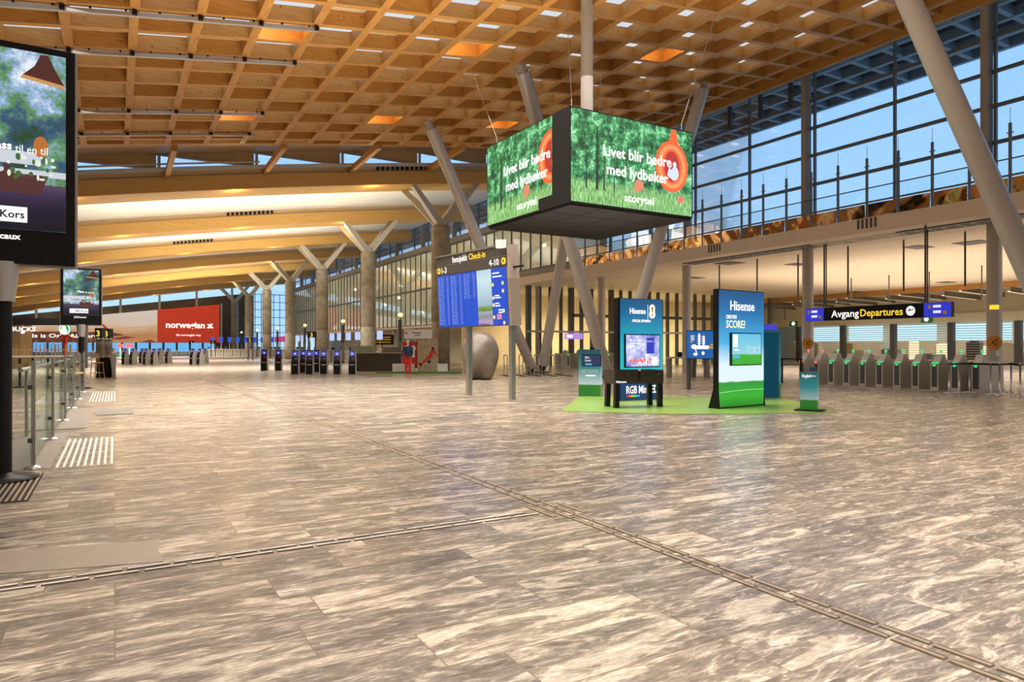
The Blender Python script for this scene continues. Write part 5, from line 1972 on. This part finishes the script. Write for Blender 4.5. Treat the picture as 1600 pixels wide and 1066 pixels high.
# ================================================================== LEFT: GLASS BALUSTRADE
bl = thing('glass_balustrade', 'glass balustrade with grey posts along the left side of the hall', 'balustrade', (-.86, 0, 0))
pv = [10.2, 13.2, 16.4, 19.6, 22.8, 26.2]
for v in pv:
    MB().box((0, v, .66), (.045, .05, 1.32)).lathe([(.10, 0), (.10, .02), (.03, .05)], c=(0, v, 0), n=16).build('post', 'steel', bl)
for a, b in zip(pv[:-1], pv[1:]):
    MB().box((-.04, (a + b) / 2, .66), (.014, b - a - .14, 1.2)).build('glass_panel', 'glass_green', bl)
mb = MB()
for a in pv:
    for z in (.35, 1.0):
        mb.box((-.03, a - .04, z), (.05, .05, .05)).box((-.03, a + .04, z), (.05, .05, .05))
mb.build('clamp', 'steel_dark', bl)
MB().cyl((-.42, 13.2, 1.12), (-.22, 22.6, 1.13), .035, n=12).build('handrail', 'alu', bl)
for v in (13.9, 21.0):
    MB().cyl((-.42 + .02 * (v - 13.2), v, 0), (-.42 + .02 * (v - 13.2), v, 1.12), .025, n=10).build('rail_post', 'steel', bl)
bl2 = thing('glass_balustrade', 'second glass balustrade farther left, around the stair opening', 'balustrade', (-4.5, 0, 0))
for v in (9, 11.5, 14, 16.5, 20):
    MB().box((0, v, .55), (.06, .08, 1.1)).build('post', 'steel', bl2)
MB().box((0, 14.5, .6), (.014, 11, 1.0)).build('glass_panel', 'glass_green', bl2)
MB().cyl((0, 9, 1.12), (0, 20, 1.12), .025, n=10).build('handrail', 'wood_chair', bl2)
bl3 = thing('glass_balustrade', 'short glass balustrade with round wooden handrail at the lower left edge', 'balustrade', (-1.45, 0, 0))
hv0 = 5.4
MB().box((0, 6.6, .5), (.014, 3.0, .98)).build('glass_panel', 'glass_green', bl3)
MB().cyl((-.6, 5.35, 1.0), (.33, 5.60, 1.0), .022, n=12).build('handrail', 'wood_chair', bl3)
MB().cyl((.05, 7.2, 0), (.05, 7.2, 1.18), .028, n=10).lathe([(.17, 0), (.17, .015), (.03, .05)], c=(.05, 7.2, 0), n=20).build('post', 'steel', bl3)
bl4 = thing('glass_balustrade', 'glass balustrade crossing in front of the cafe tables', 'balustrade', (0, 24.5, 0))
MB().box((-5.2, 0, .6), (8.2, .014, 1.1)).build('glass_panel', 'glass_green', bl4)
mb = MB()
for x in (-9.2, -7.2, -5.2, -3.2, -1.2):
    mb.box((x, 0, .6), (.08, .05, 1.2))
mb.build('post', 'steel', bl4)
MB().box((-5.2, 0, 1.2), (8.2, .05, .05)).build('handrail', 'steel_light', bl4)
# bollard
u, v = FL(178, 591.5)
t = thing('steel_bollard', 'flat grey steel post standing alone beside the cafe chair', 'bollard', (u, v, 0))
MB().box((0, 0, .60), (.16, .10, 1.14)).box((0, 0, .03), (.2, .14, .06)).build('post', 'steel', t)
MB().box((.03, -.06, .9), (.05, .02, .4)).build('plate', 'alu', t)

# floor mats and grate beside the balustrade
gr = thing('entrance_grate', 'steel grating let into the floor at the foot of the big poster screen', 'grating', (-1.4, 8.95, .004))
mb = MB()
MB().box((0, 0, 0), (1.35, 1.7, .006)).build('tray', 'black', gr)
for k in range(26):
    mb.box((-.65 + .052 * k, 0, .006), (.02, 1.66, .008))
mb.build('bars', 'brass', gr)
for k, (v0, v1, u0, u1, lab) in enumerate(((10.1, 14.2, -1.4, -.68, 'brown entrance mat beside the near tactile paving'), (14.8, 19.5, -1.4, -.45, 'long brown entrance mat in the middle of the balustrade'), (21.5, 26.0, -1.4, -.5, 'farthest brown entrance mat near the cafe'))):
    tag(MB().box((0, 0, .004), (u1 - u0, v1 - v0, .008)).build('entrance_mat', 'tile_dark', None, ((u0 + u1) / 2, (v0 + v1) / 2, 0)), lab, 'mat', 'mats along the balustrade')
tag(MB().box((0, 0, .006), (.75, 1.3, .012)).build('entrance_mat', 'greywall', None, (.0, 18.0, 0)), 'small dark grey mat crossing the floor edge beyond the near tactile paving', 'mat')


# tactile paving
def tactile_field(u0, v0, v1, label):
    t = thing('tactile_paving', label, 'tactile paving', (u0, v0, 0), 0, 'ribbed warning fields')
    mb = MB()
    for k in range(9):
        mb.box((.03 + .073 * k, (v1 - v0) / 2, .004), (.028, v1 - v0, .010))
    mb.build('ribs', 'tact_white', t)


tactile_field(-.65, 10.1, 13.1, 'near field of white tactile ribs beside the balustrade')
tactile_field(-.62, 21.6, 26.2, 'far field of white tactile ribs close to the cafe')

t = thing('guidance_strip', 'long double metal guidance line running diagonally away down the hall floor', 'guidance strip', (3.5, 0, 0))
mb, m2 = MB(), MB()
v = 0.4
while v < 45:
    for x, o in ((-.055, .0), (.055, .13)):
        mb.box((x, v + o + .13, .003), (.030, .25, .007))
        m2.box((x, v + o + .13, .0015), (.046, .262, .003))
        m2.box((x + .018, v + o + .13, .004), (.007, .25, .0075))
    v += .283
mb.build('ribs', 'brass', t)
m2.build('grooves', 'groove', t)
mb, m2 = MB(), MB()
t = thing('guidance_strip', 'pale double guidance line crossing the floor from the left to the junction', 'guidance strip', (0, 5.25, 0))
u = 3.28
while u > -5:
    for y, o in ((-.045, .0), (.045, .1)):
        mb.box((u - o - .13, y, .003), (.25, .026, .008))
        m2.box((u - o - .13, y - .012, .0035), (.25, .006, .0085))
        m2.box((u - o - .13, y, .0015), (.26, .040, .003))
    u -= .285
mb.build('ribs', 'tact_white', t)
m2.build('grooves', 'groove', t)
t = thing('guidance_strip', 'short four-bar junction marker where the two guidance lines meet', 'guidance strip', (3.5, 5.25, 0))
mb, m2 = MB(), MB()
for x in (-.165, .165):
    mb.box((x, 0, .003), (.030, .42, .007))
    m2.box((x, 0, .0015), (.046, .43, .003))
    m2.box((x + .018, 0, .004), (.007, .42, .0075))
mb.build('ribs', 'brass', t)
m2.build('grooves', 'groove', t)

# ================================================================== LEFT: CAFE
def cafe_table(loc, lab, wd=1.1, ht=.75):
    t = thing('cafe_table', lab, 'table', loc, -TH + .1, 'cafe tables')
    MB().box((0, 0, ht), (wd, min(.6, wd), .04)).build('tabletop', 'wood_chair', t)
    MB().cyl((0, 0, 0), (0, 0, ht - .02), .04, n=10).lathe([(.25, 0), (.25, .02), (.05, .04)], n=18).build('pedestal', 'black', t)


def cafe_chair():
    t = thing('cafe_chair', '', 'chair', (0, 0, 0), 0, 'cafe chairs turned upside down on the tables')
    MB().box((0, 0, .45), (.38, .38, .035)).build('seat', 'wood_chair', t)
    for sx in (-1, 1):
        for sy in (-1, 1):
            MB().cyl((sx * .17, sy * .17, .43), (sx * .185, sy * .185, 0), .022, .018, n=8).build('leg', 'wood_chair', t)
    MB().box((0, -.17, .2), (.36, .03, .035)).box((0, .17, .2), (.36, .03, .035)).build('stretcher', 'wood_chair', t)
    MB().cyl((-.19, .19, .45), (-.21, .25, .85), .015, n=8).cyl((.19, .19, .45), (.21, .25, .85), .015, n=8).box((0, .245, .78), (.42, .02, .14)).build('backrest', 'wood_chair', t)
    return t


ch0 = cafe_chair()
cx = [(31, 25), (51, 25), (75, 25), (97, 25), (116, 25)]
HT = 1.08
for k, (px, D) in enumerate(cx):
    u, v = W(px, D)
    cafe_table((u, v, 0), ORD[k] + ' light wooden cafe table from the left under upturned chairs', .42, HT)
    o = ch0 if k == 0 else copy_tree(ch0)
    o.location = (u, v, .79 + .45 + .01)
    o.rotation_euler = (pi, 0, TH - .1)
    o['label'] = ORD[k] + ' light wooden chair from the left standing upside down on a cafe table'
    # keep the seat on the table top
    o.location = (u, v, HT + .022 + .4675)
for k, (px, D) in enumerate(((112, 28.5), (103, 23), (104, 19.0))):
    u, v = W(px, D)
    cafe_table((u, v, 0), ['low', 'middle', 'nearest'][k] + ' oak cafe table directly behind the small poster screen post', .6)
# high chair at the cafe corner
u, v = FL(152, 591)
t = thing('bar_chair', 'tall light wooden bar chair at the cafe corner', 'chair', (u, v, 0), .5)
MB().box((0, 0, .72), (.40, .40, .035)).build('seat', 'wood_chair', t)
for sx in (-1, 1):
    for sy in (-1, 1):
        MB().cyl((sx * .16, sy * .16, .71), (sx * .22, sy * .22, 0), .018, n=8).build('leg', 'wood_chair', t)
MB().box((0, -.19, .25), (.38, .02, .03)).box((0, .19, .25), (.38, .02, .03)).build('stretcher', 'wood_chair', t)
MB().cyl((-.18, .18, .72), (-.19, .22, 1.15), .016, n=8).cyl((.18, .18, .72), (.19, .22, 1.15), .016, n=8).box((0, .215, 1.0), (.4, .02, .12)).box((0, .215, 1.12), (.4, .02, .06)).build('backrest', 'wood_chair', t)
u, v = FL(163, 590)
t = thing('menu_board', 'black folding menu board leaning beside the bar chair', 'menu board', (u, v, 0), -TH)
MB().bar((0, -.25, 0), (0, -.02, .95), .5, .03).bar((0, .25, 0), (0, .02, .95), .5, .03).build('board', 'blackmatte', t)

# cafe kiosk with canopy
u, v = W(20, 46)
ck = thing('coffee_kiosk', 'dark coffee kiosk with flat canopy and white sign letters at the left', 'kiosk', (u, v, 0), -TH + .05)
MB().box((.6, 0, 3.15), (8.2, 2.0, .28)).box((.6, -1.0, 3.1), (8.3, .08, .46)).build('canopy', 'blackmatte', ck)
MB().box((-1.2, .6, 1.5), (3.4, 1.2, 3.0)).build('back_wall', mat('kiosk_wood', (.42, .28, .14), .5, var=.1), ck)
MB().box((-1.2, -.02, 1.6), (1.2, .04, 1.6)).build('dark_panel', 'blackmatte', ck)
MB().box((4.4, .6, 1.5), (.2, .2, 3.0)).build('post', 'steel_dark', ck)
text(ck, 'lettering', 'STARBUCKS', 2.15, 2.48, -1.06, size=.40, width=2.85, m='e_white', align='RIGHT', bold=.03)
lg = MB().ell(4.0, 2.62, .40, .40, -1.10, -1.05, n=32).build('round_logo', emis('logo_green', (.0, .35, .12), 1), ck)
mb = MB()
mb.ell(4.0, 2.62, .36, .36, -1.108, -1.10, n=32, hole=(.28, .28)).ell(3.95, 2.50, .20, .22, -1.108, -1.10).prism([(3.80, 2.7), (3.87, 2.86), (3.92, 2.78), (3.95, 2.90), (3.98, 2.78), (4.03, 2.86), (4.10, 2.7)], -1.108, -1.10)
mb.build('logo_mark', 'e_white', lg)
# lamp under canopy
tag(MB().lathe([(0, -.12), (.1, -.08), (.13, 0), (.08, .1), (0, .12)], n=14).cyl((0, 0, .1), (0, 0, .45), .01, n=6).build('pendant_lamp', 'e_white', None, (W(35.5, 45)[0], W(35.5, 45)[1], 2.42)), 'white globe pendant lamp hanging under the coffee kiosk canopy', 'pendant lamp')

# red totem behind the cafe
u, v = W(102, 60)
t = thing('red_totem', 'red post with spreading arms like a signpost behind the cafe', 'totem', (u, v, 0), -TH)
MB().box((0, 0, 1.35), (.26, .26, 2.7)).build('post', 'red', t)
MB().prism([(-.7, 2.05), (-.1, 2.35), (.1, 2.35), (.7, 2.05), (.7, 2.2), (.12, 2.62), (-.12, 2.62), (-.7, 2.2)], -.06, .06).build('arms', 'red', t)

# red hanging fascia signs over far kiosks
for k, px in enumerate((188, 202)):
    u, v = W(px, 96)
    t = thing('airline_sign', ['left', 'right'][k] + ' one of two small red airline signs above the far kiosks', 'sign', (u, v, 0), 0, 'small red airline signs')
    MB().box((0, 0, 1.55), (.75, .06, .5)).build('panel', 'e_red', t)
    MB().box((0, .03, .65), (.12, .05, 1.3)).build('post', 'white', t)
    MB().lathe([(.16, 0), (.16, .35), (.06, .4)], n=12).build('green_foot', 'e_green', t)

# purple lit banner on the glazed screen
u, v = W(894, 49.6)
t = thing('hanging_screen', 'glowing violet sign hanging at the glazed screen left of departures', 'screen', (u, v - .2, 2.0), 0)
MB().box((0, 0, .21), (1.5, .12, .42)).build('panel', emis('violet_sign', (.45, .25, .75), 1), t)
MB().box((-.4, -.065, .21), (.5, .01, .2)).build('white_text', 'e_white', t)
MB().cyl((-.5, 0, .42), (-.5, 0, 3.76), .015, n=6).cyl((.5, 0, .42), (.5, 0, 3.76), .015, n=6).build('hanger', 'steel_dark', t)
